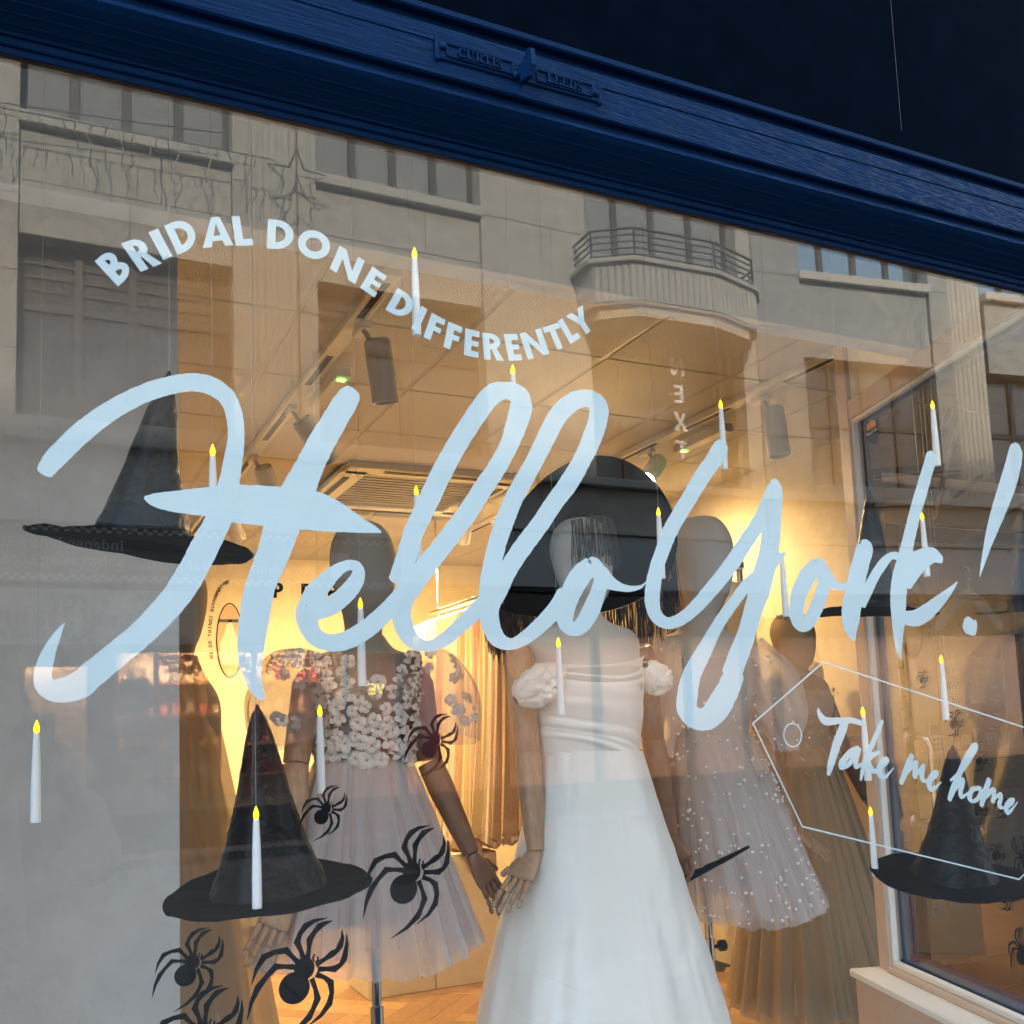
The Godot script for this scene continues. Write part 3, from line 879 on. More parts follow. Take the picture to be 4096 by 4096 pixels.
	stroke(q, [0.91, 1.7307, 0.0171, 0.8882, 1.7118, 0.0201, 0.8681, 1.6833, 0.0199, 0.8546, 1.6505, 0.0181, 0.8531, 1.6278, 0.0166, 0.8657, 1.6157, 0.0126, 0.8861, 1.6223, 0.015, 0.9075, 1.6514, 0.0172, 0.9233, 1.683, 0.0155, 0.9308, 1.7081, 0.0147, 0.9212, 1.7271, 0.0167, 0.91, 1.7314, 0.017])
	stroke(q, [0.9329, 1.7182, 0.0152, 0.9467, 1.7036, 0.014, 0.9694, 1.6942, 0.0085, 0.9928, 1.6911, 0.0057, 1.0168, 1.6958, 0.003, 1.0282, 1.705, 0.0007])
	q_done(q, hello)
	q = MB.new()
	stroke(q, [1.2287, 1.9857, 0.014, 1.2207, 1.9766, 0.0181, 1.198, 1.9473, 0.0174, 1.1675, 1.9113, 0.0172, 1.1387, 1.8722, 0.0166, 1.1122, 1.8376, 0.016, 1.0874, 1.8012, 0.0161, 1.0705, 1.7681, 0.0151, 1.0542, 1.733, 0.0152, 1.0446, 1.7009, 0.0166, 1.0401, 1.6667, 0.0168, 1.0477, 1.6414, 0.0142, 1.07, 1.6283, 0.0115, 1.0998, 1.6347, 0.0119, 1.1341, 1.6562, 0.0136, 1.1664, 1.6842, 0.0149, 1.1995, 1.7153, 0.0155, 1.2334, 1.7496, 0.0164, 1.2631, 1.7843, 0.0167, 1.2915, 1.8169, 0.0164, 1.3171, 1.8498, 0.0164, 1.3366, 1.8855, 0.0157, 1.3485, 1.9076, 0.0128, 1.353, 1.9213, 0.0072])
	stroke(q, [1.3541, 1.9227, 0.0075, 1.354, 1.9053, 0.0173, 1.3447, 1.8754, 0.0238, 1.338, 1.8352, 0.0242, 1.3313, 1.7953, 0.0236, 1.321, 1.7581, 0.0244, 1.3087, 1.729, 0.0259, 1.2964, 1.6976, 0.0251, 1.2807, 1.6638, 0.0223, 1.265, 1.6278, 0.0215, 1.2479, 1.5922, 0.0218, 1.2278, 1.557, 0.0228, 1.2139, 1.5297, 0.0233])
	stroke(q, [1.2221, 1.5327, 0.0233, 1.2036, 1.5016, 0.0253, 1.1776, 1.4695, 0.0266, 1.1506, 1.4487, 0.0224, 1.1223, 1.4496, 0.0208, 1.1054, 1.468, 0.023, 1.1092, 1.4983, 0.0229, 1.1211, 1.5322, 0.0204])
	stroke(q, [1.1211, 1.5321, 0.0196, 1.134, 1.5503, 0.0186, 1.1523, 1.5748, 0.017, 1.1659, 1.5945, 0.0148, 1.1863, 1.622, 0.0131, 1.21, 1.6499, 0.0124, 1.2373, 1.6782, 0.0124, 1.2648, 1.7045, 0.0127, 1.2955, 1.726, 0.0136, 1.3265, 1.7452, 0.0138, 1.3477, 1.7618, 0.0089, 1.3636, 1.7716, 0.0041, 1.3685, 1.7745, 0.0022])
	q_done(q, hello)
	q = MB.new()
	stroke(q, [1.4493, 1.7509, 0.0167, 1.4215, 1.7268, 0.0199, 1.3966, 1.689, 0.02, 1.3866, 1.6557, 0.0189, 1.3931, 1.6337, 0.0178, 1.4143, 1.6321, 0.0149, 1.4359, 1.6583, 0.017, 1.4558, 1.6904, 0.0168, 1.4665, 1.7207, 0.0167, 1.462, 1.745, 0.0177, 1.4494, 1.7517, 0.0178])
	stroke(q, [1.4689, 1.7358, 0.0172, 1.4823, 1.7211, 0.0158, 1.4997, 1.7118, 0.0102, 1.5168, 1.7092, 0.0077, 1.5371, 1.7113, 0.0076])
	q_done(q, hello)
	q = MB.new()
	stroke(q, [1.5887, 1.8077, 0.0115, 1.5886, 1.796, 0.0223, 1.576, 1.7683, 0.0227, 1.5627, 1.7389, 0.0237, 1.549, 1.704, 0.0247, 1.538, 1.6694, 0.0259, 1.5314, 1.639, 0.0241, 1.5325, 1.6145, 0.0152, 1.5388, 1.5975, 0.003])
	stroke(q, [1.5663, 1.6738, 0.0123, 1.5874, 1.705, 0.0133, 1.6115, 1.7366, 0.0121, 1.6378, 1.7629, 0.0117, 1.6607, 1.7791, 0.008, 1.6795, 1.7798, 0.0089, 1.6904, 1.7716, 0.0071])
	q_done(q, hello)
	q = MB.new()
	stroke(q, [1.8171, 2.0183, 0.0104, 1.8103, 2.0086, 0.0171, 1.7972, 1.9835, 0.0161, 1.7737, 1.9365, 0.0171, 1.7485, 1.8859, 0.017, 1.73, 1.8445, 0.017, 1.7129, 1.8035, 0.0179, 1.6965, 1.7631, 0.021, 1.6813, 1.7231, 0.0232, 1.6732, 1.6836, 0.0234, 1.6685, 1.6406, 0.0192, 1.6647, 1.6056, 0.0138, 1.6638, 1.5785, 0.0085, 1.6677, 1.5561, 0.0016])
	stroke(q, [1.6979, 1.7275, 0.024, 1.7258, 1.7582, 0.0268, 1.7583, 1.7782, 0.0224, 1.7899, 1.7868, 0.0175, 1.8159, 1.7772, 0.0087])
	stroke(q, [1.6862, 1.6467, 0.0143, 1.7212, 1.646, 0.018, 1.7585, 1.6607, 0.018, 1.8005, 1.6863, 0.0136, 1.8375, 1.7113, 0.007, 1.8598, 1.7294, 0.0015])
	q_done(q, hello)
	q = MB.new()
	stroke(q, [2.1039, 2.0646, 0.0111, 2.0983, 2.0517, 0.0223, 2.0813, 2.0108, 0.0255, 2.0529, 1.9586, 0.0259, 2.0151, 1.8981, 0.0219, 1.9838, 1.8453, 0.0161, 1.9636, 1.8065, 0.0104, 1.9472, 1.7723, 0.0058, 1.9339, 1.7428, 0.0011])
	stroke(q, [1.8825, 1.6472, 0.0094, 1.8856, 1.635, 0.0232, 1.8931, 1.6249, 0.0218, 1.8991, 1.6128, 0.0081])
	q_done(q, hello)
	q = MB.new()
	stroke(q, [1.4275, 1.4599, 0.0019, 1.4319, 1.4453, 0.0064, 1.4461, 1.4332, 0.0084, 1.4799, 1.4329, 0.0066, 1.5143, 1.4325, 0.006, 1.541, 1.4257, 0.0052, 1.5558, 1.4185, 0.0013])
	stroke(q, [1.4969, 1.4308, 0.0104, 1.4878, 1.4135, 0.0112, 1.4763, 1.3957, 0.0112, 1.4627, 1.3709, 0.0103, 1.4501, 1.3444, 0.0084, 1.4426, 1.3265, 0.0047])
	q_done(q, take_home)
	q = MB.new()
	stroke(q, [1.5284, 1.3759, 0.0047, 1.5079, 1.3688, 0.007, 1.4868, 1.3534, 0.0079, 1.4769, 1.3419, 0.0068, 1.4843, 1.3386, 0.0044, 1.5017, 1.3457, 0.0056, 1.5184, 1.3646, 0.0059])
	stroke(q, [1.5303, 1.3744, 0.0063, 1.5202, 1.3536, 0.0068, 1.5187, 1.3383, 0.0054, 1.5381, 1.3439, 0.0027])
	q_done(q, take_home)
	q = MB.new()
	stroke(q, [1.6011, 1.4281, 0.0043, 1.5842, 1.4044, 0.0062, 1.5606, 1.3719, 0.0067, 1.5409, 1.3415, 0.0068, 1.5281, 1.3093, 0.0029])
	stroke(q, [1.5496, 1.3484, 0.0059, 1.5678, 1.3594, 0.0057, 1.5861, 1.3644, 0.0035])
	stroke(q, [1.5529, 1.3464, 0.0063, 1.5645, 1.3274, 0.006, 1.5838, 1.3282, 0.0033])
	q_done(q, take_home)
	q = MB.new()
	stroke(q, [1.5778, 1.3292, 0.0046, 1.5994, 1.34, 0.0056, 1.6078, 1.347, 0.0046, 1.5984, 1.3497, 0.0046, 1.5845, 1.3348, 0.0074, 1.5837, 1.3178, 0.0068, 1.5985, 1.3133, 0.004, 1.6236, 1.3305, 0.0013])
	q_done(q, take_home)
	q = MB.new()
	stroke(q, [1.679, 1.3533, 0.0075, 1.6613, 1.3277, 0.0085, 1.6412, 1.2974, 0.0059])
	stroke(q, [1.658, 1.3166, 0.0041, 1.6809, 1.3328, 0.0058, 1.6898, 1.3368, 0.0064, 1.6821, 1.3153, 0.0063, 1.6842, 1.3061, 0.0053])
	stroke(q, [1.6848, 1.3114, 0.0041, 1.7045, 1.3247, 0.0059, 1.7114, 1.3289, 0.0053, 1.7025, 1.3081, 0.0064, 1.711, 1.2977, 0.0038, 1.7292, 1.3058, 0.0017])
	q_done(q, take_home)
	q = MB.new()
	stroke(q, [1.7216, 1.2964, 0.0039, 1.7434, 1.3073, 0.0059, 1.7507, 1.3138, 0.0044, 1.7375, 1.3122, 0.0056, 1.7235, 1.294, 0.008, 1.7303, 1.2783, 0.0049, 1.7603, 1.2933, 0.0018])
	q_done(q, take_home)
	q = MB.new()
	stroke(q, [1.7868, 1.294, 0.0027, 1.8164, 1.3086, 0.0057, 1.8477, 1.3335, 0.007, 1.8736, 1.3578, 0.0063, 1.8771, 1.3667, 0.0049, 1.8652, 1.3633, 0.0059, 1.8416, 1.3392, 0.0073, 1.816, 1.3055, 0.0084, 1.7933, 1.2744, 0.0089, 1.7798, 1.2541, 0.0063])
	stroke(q, [1.795, 1.2704, 0.0045, 1.8138, 1.287, 0.0062, 1.8267, 1.2917, 0.0067, 1.816, 1.2691, 0.0072, 1.819, 1.2573, 0.0047, 1.8403, 1.2652, 0.0022])
	q_done(q, take_home)
	q = MB.new()
	stroke(q, [1.8707, 1.2719, 0.0039, 1.8534, 1.2706, 0.0061, 1.8425, 1.2557, 0.0073, 1.8525, 1.2457, 0.0043, 1.8717, 1.253, 0.0061, 1.8794, 1.2682, 0.0063, 1.8687, 1.2743, 0.0042])
	stroke(q, [1.8779, 1.2652, 0.0031, 1.8935, 1.2657, 0.002])
	q_done(q, take_home)
	q = MB.new()
	stroke(q, [1.9099, 1.2892, 0.0078, 1.8952, 1.266, 0.0089, 1.8774, 1.2347, 0.0066])
	stroke(q, [1.8933, 1.2508, 0.0044, 1.9149, 1.2652, 0.0059, 1.9222, 1.2631, 0.0064, 1.915, 1.2399, 0.0063])
	stroke(q, [1.9192, 1.2452, 0.0037, 1.938, 1.2542, 0.0049, 1.9432, 1.2491, 0.0059, 1.9349, 1.2307, 0.0064, 1.9481, 1.2242, 0.0028])
	q_done(q, take_home)
	q = MB.new()
	stroke(q, [1.9527, 1.2231, 0.0038, 1.9767, 1.2341, 0.006, 1.9824, 1.2409, 0.0039, 1.969, 1.2387, 0.0056, 1.9569, 1.2236, 0.0082, 1.9644, 1.2135, 0.0048, 1.9959, 1.2344, 0.0015])
	q_done(q, take_home)
	block_letter(bridal, "B", Vector2(0.1119, 2.1294), Vector2(0.0791, 2.1633), Vector2(0.134, 2.1563))
	block_letter(bridal, "R", Vector2(0.1438, 2.158), Vector2(0.1155, 2.1979), Vector2(0.1751, 2.1771))
	block_letter(bridal, "I", Vector2(0.1764, 2.1826), Vector2(0.1549, 2.2233), Vector2(0.1902, 2.1915))
	block_letter(bridal, "D", Vector2(0.1977, 2.1946), Vector2(0.1778, 2.2383), Vector2(0.2321, 2.2184))
	block_letter(bridal, "A", Vector2(0.2356, 2.2131), Vector2(0.2309, 2.2613), Vector2(0.2828, 2.227))
	block_letter(bridal, "L", Vector2(0.2865, 2.2262), Vector2(0.2799, 2.2748), Vector2(0.3141, 2.2322))
	block_letter(bridal, "D", Vector2(0.3356, 2.2308), Vector2(0.3377, 2.2812), Vector2(0.3785, 2.2363))
	block_letter(bridal, "O", Vector2(0.382, 2.231), Vector2(0.3916, 2.2779), Vector2(0.4352, 2.226))
	block_letter(bridal, "N", Vector2(0.439, 2.2149), Vector2(0.457, 2.2587), Vector2(0.4823, 2.1954))
	block_letter(bridal, "E", Vector2(0.4907, 2.1905), Vector2(0.5136, 2.2319), Vector2(0.5156, 2.1772))
	block_letter(bridal, "D", Vector2(0.5346, 2.159), Vector2(0.5576, 2.2012), Vector2(0.5702, 2.1444))
	block_letter(bridal, "I", Vector2(0.5801, 2.1326), Vector2(0.6007, 2.1762), Vector2(0.5907, 2.1273))
	block_letter(bridal, "F", Vector2(0.6022, 2.1207), Vector2(0.619, 2.1665), Vector2(0.6276, 2.1112))
	block_letter(bridal, "F", Vector2(0.6387, 2.1077), Vector2(0.6501, 2.1549), Vector2(0.6651, 2.1011))
	block_letter(bridal, "E", Vector2(0.6772, 2.0983), Vector2(0.6818, 2.1476), Vector2(0.7045, 2.0962))
	block_letter(bridal, "R", Vector2(0.7161, 2.0954), Vector2(0.7142, 2.1444), Vector2(0.7556, 2.0977))
	block_letter(bridal, "E", Vector2(0.7649, 2.0989), Vector2(0.7565, 2.1473), Vector2(0.7919, 2.1039))
	block_letter(bridal, "N", Vector2(0.8037, 2.1066), Vector2(0.7882, 2.153), Vector2(0.8486, 2.1235))
	block_letter(bridal, "T", Vector2(0.8544, 2.1285), Vector2(0.836, 2.1714), Vector2(0.8885, 2.1432))
	block_letter(bridal, "L", Vector2(0.8942, 2.1482), Vector2(0.8688, 2.1889), Vector2(0.9161, 2.1641))
	block_letter(bridal, "Y", Vector2(0.9153, 2.1619), Vector2(0.887, 2.2006), Vector2(0.9528, 2.1902))
	var g := MB.new()
	line(g, [Vector2(1.4548, 1.553), Vector2(1.264, 1.4351), Vector2(1.3696, 1.2292), Vector2(1.9798, 1.0658), Vector2(2.045, 1.10), Vector2(2.105, 1.36), Vector2(2.075, 1.391)], 0.0016, true)
	var tagd := obj("tag_outline", g, "vinyl_white")
	tag(tagd, "thin white outline of a pointed gift tag drawn on the glass", "outline drawing")
	var c := MB.new()
	var p := []
	for k in 32:
		p.append(Vector2(1.3612 + cos(TAU * k / 32) * 0.0225, 1.4085 + sin(TAU * k / 32) * 0.0228))
	line(c, p, 0.0014, true)
	obj("eyelet_ring", c, "vinyl_white", tagd)

func spider_mesh() -> MB:
	var m := MB.new()
	var k := 0.001
	var legs := [[[965, 1015], [948, 960], [925, 905], [942, 860], [975, 820], [1030, 795], [1108, 787]], [[985, 1015], [995, 950], [1000, 900], [1030, 860], [1060, 830], [1100, 815], [1140, 808]], [[935, 1030], [895, 985], [860, 943], [795, 945], [730, 965], [685, 1030], [657, 1112]],
		[[905, 1045], [850, 1035], [798, 1028], [745, 1075], [695, 1130], [655, 1210], [630, 1305]], [[1035, 1050], [1090, 1025], [1135, 1000], [1165, 985], [1185, 960], [1200, 915], [1197, 866]], [[1045, 1078], [1100, 1083], [1148, 1090], [1185, 1070], [1208, 1040], [1226, 960], [1226, 895]],
		[[1035, 1105], [1085, 1130], [1122, 1163], [1128, 1225], [1112, 1285], [1060, 1345], [978, 1394]], [[1008, 1125], [1030, 1190], [1042, 1245], [1015, 1300], [988, 1345], [910, 1405], [803, 1455]], [[1025, 1030], [1018, 1008], [1030, 990]], [[1036, 1036], [1048, 1020], [1046, 1004]]]
	for i in legs.size():
		var pts := []
		var r := []
		var n: int = legs[i].size()
		for j in n:
			pts.append(Vector3((legs[i][j][0] - 965) * k, -(legs[i][j][1] - 1060) * k, 0.0))
			r.append([0.017, 0.013, 0.021, 0.015, 0.02, 0.012, 0.002][j] if n == 7 else 0.006)
		m.tube(PackedVector3Array(pts), PackedFloat32Array(r), 6, true, 1.0)
	for q in [[965, 1062, 62, 66], [905, 1165, 92, 92]]:
		var row := []
		for s in 5:
			var ring := PackedVector3Array()
			for j in 28:
				var rr: float = [0.0, 0.7, 1.0, 0.7, 0.0][s]
				ring.append(Vector3((q[0] - 965 + cos(TAU * j / 28) * q[2] * rr) * k, (-(q[1] - 1060) + sin(TAU * j / 28) * q[3] * rr) * k, [0.012, 0.0115, 0.0, -0.0115, -0.012][s]))
			row.append(ring)
		row.reverse()
		m.grid(row, true)
	return m

func spiders():
	var flat := spider_mesh().done()
	var put := [[Vector3(0.376, 1.098, 0), 0.0, 0.255, "large black spider sticker nearest the bottom left hat, low on the glass"], [Vector3(0.551, 1.224, 0), 2.0, 0.25, "large black spider sticker over the left tulle skirt"],
		[Vector3(0.214, 1.129, 0), 1.0, 0.165, "black spider sticker at the edge of the grey panel, under the bottom left hat"], [Vector3(0.226, 1.03, 0), 0.0, 0.22, "black spider sticker cut off by the bottom edge"],
		[Vector3(0.414, 1.333, 0), -2.0, 0.125, "small black spider sticker right of the bottom left hat's cone"], [Vector3(0.597, 1.431, 0), -4.0, 0.155, "black spider sticker with reddish sheen over the pink reflection"]]
	for s in put:
		var o := obj("spider_sticker", flat, "vinyl_black")
		tag(o, s[3], "spider sticker", "spider stickers on the window")
		o.transform = Transform3D(Basis(Vector3.BACK, deg_to_rad(s[1])).scaled(Vector3(s[2], s[2], 0.03)), s[0] + Vector3(0, 0, -0.0252))
	var side: Node3D = get_node("side_window")
	var on := [[0.28, 1.548, 0.105, -25.0, "small spider sticker right of the PULL plate, uppermost on the side window"], [0.436, 1.41, 0.15, -25.0, "spider sticker over the red call point"], [0.547, 1.30, 0.115, -25.0, "spider sticker just above the h of home"],
		[0.514, 1.157, 0.155, -25.0, "spider sticker behind the o of home"], [0.63, 1.173, 0.11, -20.0, "spider sticker behind the last e of home"], [0.587, 1.038, 0.13, -22.0, "spider sticker right of the bottom right hat's cone"],
		[0.611, 0.925, 0.13, -20.0, "spider sticker just below the bottom right hat's brim"], [0.70, 1.042, 0.2, 60.0, "large spider sticker cut by the right edge beside the hat"], [0.655, 0.79, 0.2, 20.0, "large spider sticker lowest on the side window"]]
	for s in on:
		var o := obj("spider_sticker", flat, "vinyl_black")
		tag(o, s[4], "spider sticker", "spider stickers on the side window")
		o.transform = side.transform * Transform3D(Basis(Vector3.BACK, deg_to_rad(s[3])).scaled(Vector3(s[2], s[2], 0.03)), Vector3(s[0], s[1], 0.0062))

# ---------------------------------------------------------------- candles and hats
func candles():
	var c := Node3D.new()
	c.name = "led_candle"
	add_child(c)
	var body := MB.new()
	body.lathe([[0, -0.165], [0.0076, -0.165], [0.0080, -0.164], [0.0080, -0.1452], [0.0076, -0.1450], [0.0076, -0.1446], [0.0079, -0.1444], [0.0078, -0.12], [0.0068, -0.07], [0.0052, -0.028], [0.0046, -0.0225], [0.0034, -0.0205], [0, -0.02]], 20)
	obj("wax_body", body, "candle_wax", c)
	var fl := MB.new()
	fl.lathe([[0, -0.0215], [0.0036, -0.021], [0.0046, -0.0175], [0.0048, -0.0145], [0.0041, -0.010], [0.0024, -0.005], [0.001, -0.0015], [0, 0.0]], 16)
	obj("flame_bulb", fl, "flame_glow", c)
	obj("thread", tb([Vector3(0, 0, 0), Vector3(0, 1.0, 0)], [0.00035, 0.00035], 4), "thread", c)
	var put := [[0.010, 1.488, -0.295, "in front of the grey panel, beside the photographer's reflection"], [0.276, 1.949, -0.204, "beside the top left hat, inside the arch of the H"], [0.606, 2.303, -0.075, "behind the D of DIFFERENTLY"], [0.865, 2.171, -0.219, "behind the loop of the first l of Hello"],
		[0.717, 1.954, -0.394, "left of the first l's rising stroke"], [0.548, 1.696, -0.255, "hanging before the left mannequin's neck, under the e"], [0.491, 1.502, -0.341, "just right of the bottom left hat's tip"], [0.336, 1.334, -0.17, "hanging before the bottom left hat"],
		[1.009, 1.632, -0.341, "before the white satin bodice, under the o of Hello"], [1.28, 1.93, -0.336, "at the right rim of the fringed hat"], [1.414, 2.173, -0.259, "above the left arm of the Y"], [1.629, 1.848, -0.332, "between the Y and the o of York"],
		[1.974, 2.199, -0.151, "at the top of the k, against the dark side window"], [2.014, 1.943, -0.244, "behind the stem and arm of the k"], [1.68, 1.461, -0.161, "behind the k of Take"], [1.829, 1.221, -0.308, "crossing the lower line of the tag outline"], [2.077, 1.585, -0.277, "right of the PULL plate, nearest the hours on the door"]]
	for k in put.size():
		var o := c if k == 0 else c.duplicate()
		if k:
			add_child(o, true)
		o.position = Vector3(put[k][0], put[k][1], put[k][2])
		o.rotation.y = k
		var l: float = 2.85 - put[k][1] - 0.001
		o.get_node("thread").scale = Vector3(1, l, 1)
		tag(o, "white LED taper candle " + put[k][3], "candle", "candles hanging in the window")

func hat(label: String, base: Vector3, tilt: Vector3, R: float, h: float, r0: float, lean: Vector2, seed_: int):
	var t := thing("witch_hat", label, "hat", base, "black pointed hats hanging in the window")
	var b := Basis.from_euler(tilt * PI / 180)
	var n := noise(0.8, FastNoiseLite.TYPE_SIMPLEX, 4)
	n.seed = seed_
	var rows := []
	for i in 41:
		var s := i / 40.0
		var row := PackedVector3Array()
		for j in 48:
			var a := TAU * j / 48
			var r := r0 * pow(1 - s, 0.88) * (1 - 0.18 * sin(s * PI)) + 0.004
			if s > 0.97:
				r *= 0.6
			r *= 1 + 0.06 * n.get_noise_3d(cos(a) * 1.6, s * 5 + sin(a * 2 + s * 9) * 0.3, sin(a) * 1.6) * (1 - s * 0.5) + 0.035 * n.get_noise_3d(cos(a) * 4, s * 14, sin(a) * 4)
			var off := Vector3(lean.x * s * s, 0, lean.y * s * s)
			row.append(b * (Vector3(r * cos(a), s * h + 0.003, -r * sin(a)) + off))
		rows.append(row)
	var cone := MB.new()
	cone.grid(rows, true)
	obj("cone", cone, "hat_cloth", t)
	rows = []
	for q in [[r0 * 0.94, 0.0], [r0 * 1.1, -0.001], [R * 0.7, 0.0], [R * 0.97, 0.0], [R, 0.0015], [R * 0.99, 0.004], [R * 0.95, 0.004], [R * 0.7, 0.004], [r0 * 1.1, 0.003], [r0 * 0.94, 0.006]]:
		var row := PackedVector3Array()
		for j in 64:
			var a := TAU * j / 64
			var w: float = 0.005 * sin(2 * a + seed_) * q[0] / R + 0.004 * n.get_noise_2d(cos(a) * 2, sin(a) * 2 + seed_)
			row.append(b * Vector3(q[0] * cos(a), q[1] + w * (q[0] / R), -q[0] * sin(a)))
		rows.append(row)
	var brim := MB.new()
	brim.grid(rows, true)
	obj("brim", brim, "hat_felt", t)
	obj("thread", tb([b * Vector3(lean.x, h, lean.y), Vector3((b * Vector3(lean.x, h, lean.y)).x, 2.84 - base.y, (b * Vector3(lean.x, h, lean.y)).z)], [0.0004, 0.0004], 4), "thread", t)

func hats():
	hat("black pointed hat seen from below at top left, before the grey panel", Vector3(0.166, 1.772, -0.235), Vector3(4, 0, -5.5), 0.182, 0.30, 0.082, Vector2(0.012, 0.0), 3)
	hat("crinkled black pointed hat at bottom left above the spiders", Vector3(0.385, 1.178, -0.30), Vector3(6, 0, 4.5), 0.18, 0.325, 0.098, Vector2(0.0, 0.0), 11)
	hat("black pointed hat behind the r and k of York", Vector3(2.232, 1.736, -0.64), Vector3(3.5, 0, -2), 0.183, 0.365, 0.085, Vector2(-0.01, 0.0), 19)
	hat("crinkled black pointed hat at bottom right before the side window", Vector3(1.955, 1.055, -0.19), Vector3(9, 0, 2), 0.185, 0.31, 0.092, Vector2(-0.012, 0.0), 29)

# ---------------------------------------------------------------- mannequins and dresses
# the jointed wooden arm: shoulder, elbow, wrist, then a hand that points along `reach` with its back towards `back`
func arm(t: Node3D, sh: Vector3, el: Vector3, wr: Vector3, reach: Vector3, back: Vector3, thumb: float, m: String, curl := 0.25):
	var u := (el - sh).normalized()
	var upper := tb([sh, sh + u * 0.03, sh.lerp(el, 0.5), el - u * 0.006], [0.03, 0.041, 0.038, 0.033], 18)
	obj("upper_arm", upper, m, t)
	var v := (wr - el).normalized()
	obj("forearm", tb([el + v * 0.002, el.lerp(wr, 0.25), el.lerp(wr, 0.7), wr - v * 0.002], [0.034, 0.036, 0.029, 0.0225], 18), m, t)
	hand(t, wr, reach.normalized(), back.normalized(), thumb, m, curl)

func hand(t: Node3D, wr: Vector3, d: Vector3, back: Vector3, thumb: float, m: String, curl := 0.25):
	back = (back - d * back.dot(d)).normalized()
	var side := d.cross(back) * thumb        # towards the thumb
	var palm := MB.new()
	var rows := []
	for q in [[0.0, 0.0, 0.0], [0.0, 0.021, 0.017], [0.02, 0.023, 0.018], [0.045, 0.034, 0.016], [0.075, 0.038, 0.013], [0.086, 0.037, 0.011], [0.088, 0.0, 0.0]]:
		var row := PackedVector3Array()
		for j in 20:
			var a := TAU * j / 20
			row.append(wr + d * q[0] + side * thumb * cos(a) * q[1] + back * sin(a) * q[2])
		rows.append(row)
	if d.cross(side * thumb).dot(back) > 0:
		rows.reverse()
	palm.grid(rows, true)
	var h := obj("hand", palm, m, t)
	for k in 5:
		var p: Vector3
		var f: Vector3
		var lens: Array
		var bend := curl
		var r := 0.0082
		var axis := side * -1.0
		if k == 4:
			p = wr + d * 0.03 + side * 0.026
			f = (d * 0.75 + side * 0.6 - back * 0.2).normalized()
			lens = [0.036, 0.032]
			r = 0.0098
			bend = curl * 0.5
		else:
			p = wr + d * 0.087 + side * (0.028 - 0.0185 * k)
			f = (d + side * (0.10 - 0.065 * k)).normalized()
			lens = [[0.040, 0.027, 0.02], [0.044, 0.03, 0.021], [0.041, 0.028, 0.02], [0.032, 0.021, 0.018]][k]
			r = 0.0082 if k < 3 else 0.0072
		var fm := MB.new()
		for s in lens.size():
			f = (f - back * bend * (0.7 + 0.3 * s)).normalized()
			var e: Vector3 = p + f * lens[s]
			var rr: float = r * (1 - 0.1 * s)
			fm.tube(PackedVector3Array([p, p + f * 0.004, p.lerp(e, 0.6), e - f * 0.003, e]), PackedFloat32Array([rr * 0.55, rr, rr * 0.96, rr * 0.86, rr * 0.4]), 10)
			p = e + f * 0.0008
		obj("finger", fm, m, h)

func stand(t: Node3D, x: float, z: float, y0: float, y1: float, knob := false):
	obj("pole", tb([Vector3(x, y0 + 0.02, z), Vector3(x, y0 + 0.45, z)], [0.017, 0.017], 18), "chrome", t)
	obj("pole_top", tb([Vector3(x, y0 + 0.451, z), Vector3(x, y1, z)], [0.0125, 0.0125], 16), "chrome", t)
	var b := MB.new()
	b.lathe([[0.0, 0.0], [0.17, 0.0], [0.172, 0.006], [0.15, 0.014], [0.03, 0.022], [0.0, 0.024]], 32, Vector3(x, y0, z))
	obj("base", b, "chrome", t)
	if knob:
		var k := MB.new()
		k.lathe([[0, 0.0], [0.006, 0.0], [0.006, 0.025], [0.018, 0.028], [0.018, 0.045], [0, 0.048]], 14, Vector3(x + 0.014, y0 + 0.42, z), Basis(Vector3.BACK, -PI / 2))
		obj("knob", k, "black_slot", t)

func head(t: Node3D, x: float, y: float, z: float, w: float, h: float, m: String):
	var q := MB.new()
	q.loft([[y - h * 0.78, x, z - 0.012, 0.060, 0.058], [y - h * 0.62, x, z - 0.012, 0.050, 0.050], [y - h * 0.5, x, z - 0.004, w * 0.62, w * 0.66], [y - h * 0.38, x, z + 0.012, w * 0.74, w * 0.86], [y - h * 0.12, x, z + 0.006, w * 0.93, w * 1.1], [y + h * 0.14, x, z - 0.003, w, w * 1.22], [y + h * 0.34, x, z - 0.008, w * 0.86, w * 1.04], [y + h * 0.46, x, z - 0.01, w * 0.55, w * 0.68], [y + h * 0.5, x, z - 0.01, 0.01, 0.012]], 36, 4)
	obj("head", q, m, t)

func skirt(c0: Vector3, r0: Vector2, c1: Vector3, r1: Vector2, nf: int, amp: float, ph: float, p := 1.0, hem := 0.0, cols := 144, rws := 30) -> MB:
	var rows := []
	var n := noise(1.3, FastNoiseLite.TYPE_SIMPLEX, 3)
	n.seed = int(ph * 10) + nf
	for i in rws + 1:
		var t := 1.0 - i / float(rws)
		var s := pow(t, p)
		var row := PackedVector3Array()
		for j in cols:
			var a := TAU * j / cols
			var wv := sin(nf * a + ph + 0.5 * sin(2 * a + ph)) + 0.55 * sin((nf * 2 + 1) * a + ph * 2.3) * t + 0.8 * n.get_noise_2d(cos(a) * 3, sin(a) * 3)
			var f := 1 + amp * (0.12 + 0.88 * t) * wv
			var c := c0.lerp(c1, t)
			var r := r0.lerp(r1, s)
			row.append(Vector3(c.x + r.x * f * cos(a), c.y + hem * t * (0.6 * sin(3 * a + ph) + 0.5 * wv), c.z - r.y * f * sin(a)))
		rows.append(row)
	var m := MB.new()
	m.grid(rows, true, 1, 1)
	return m

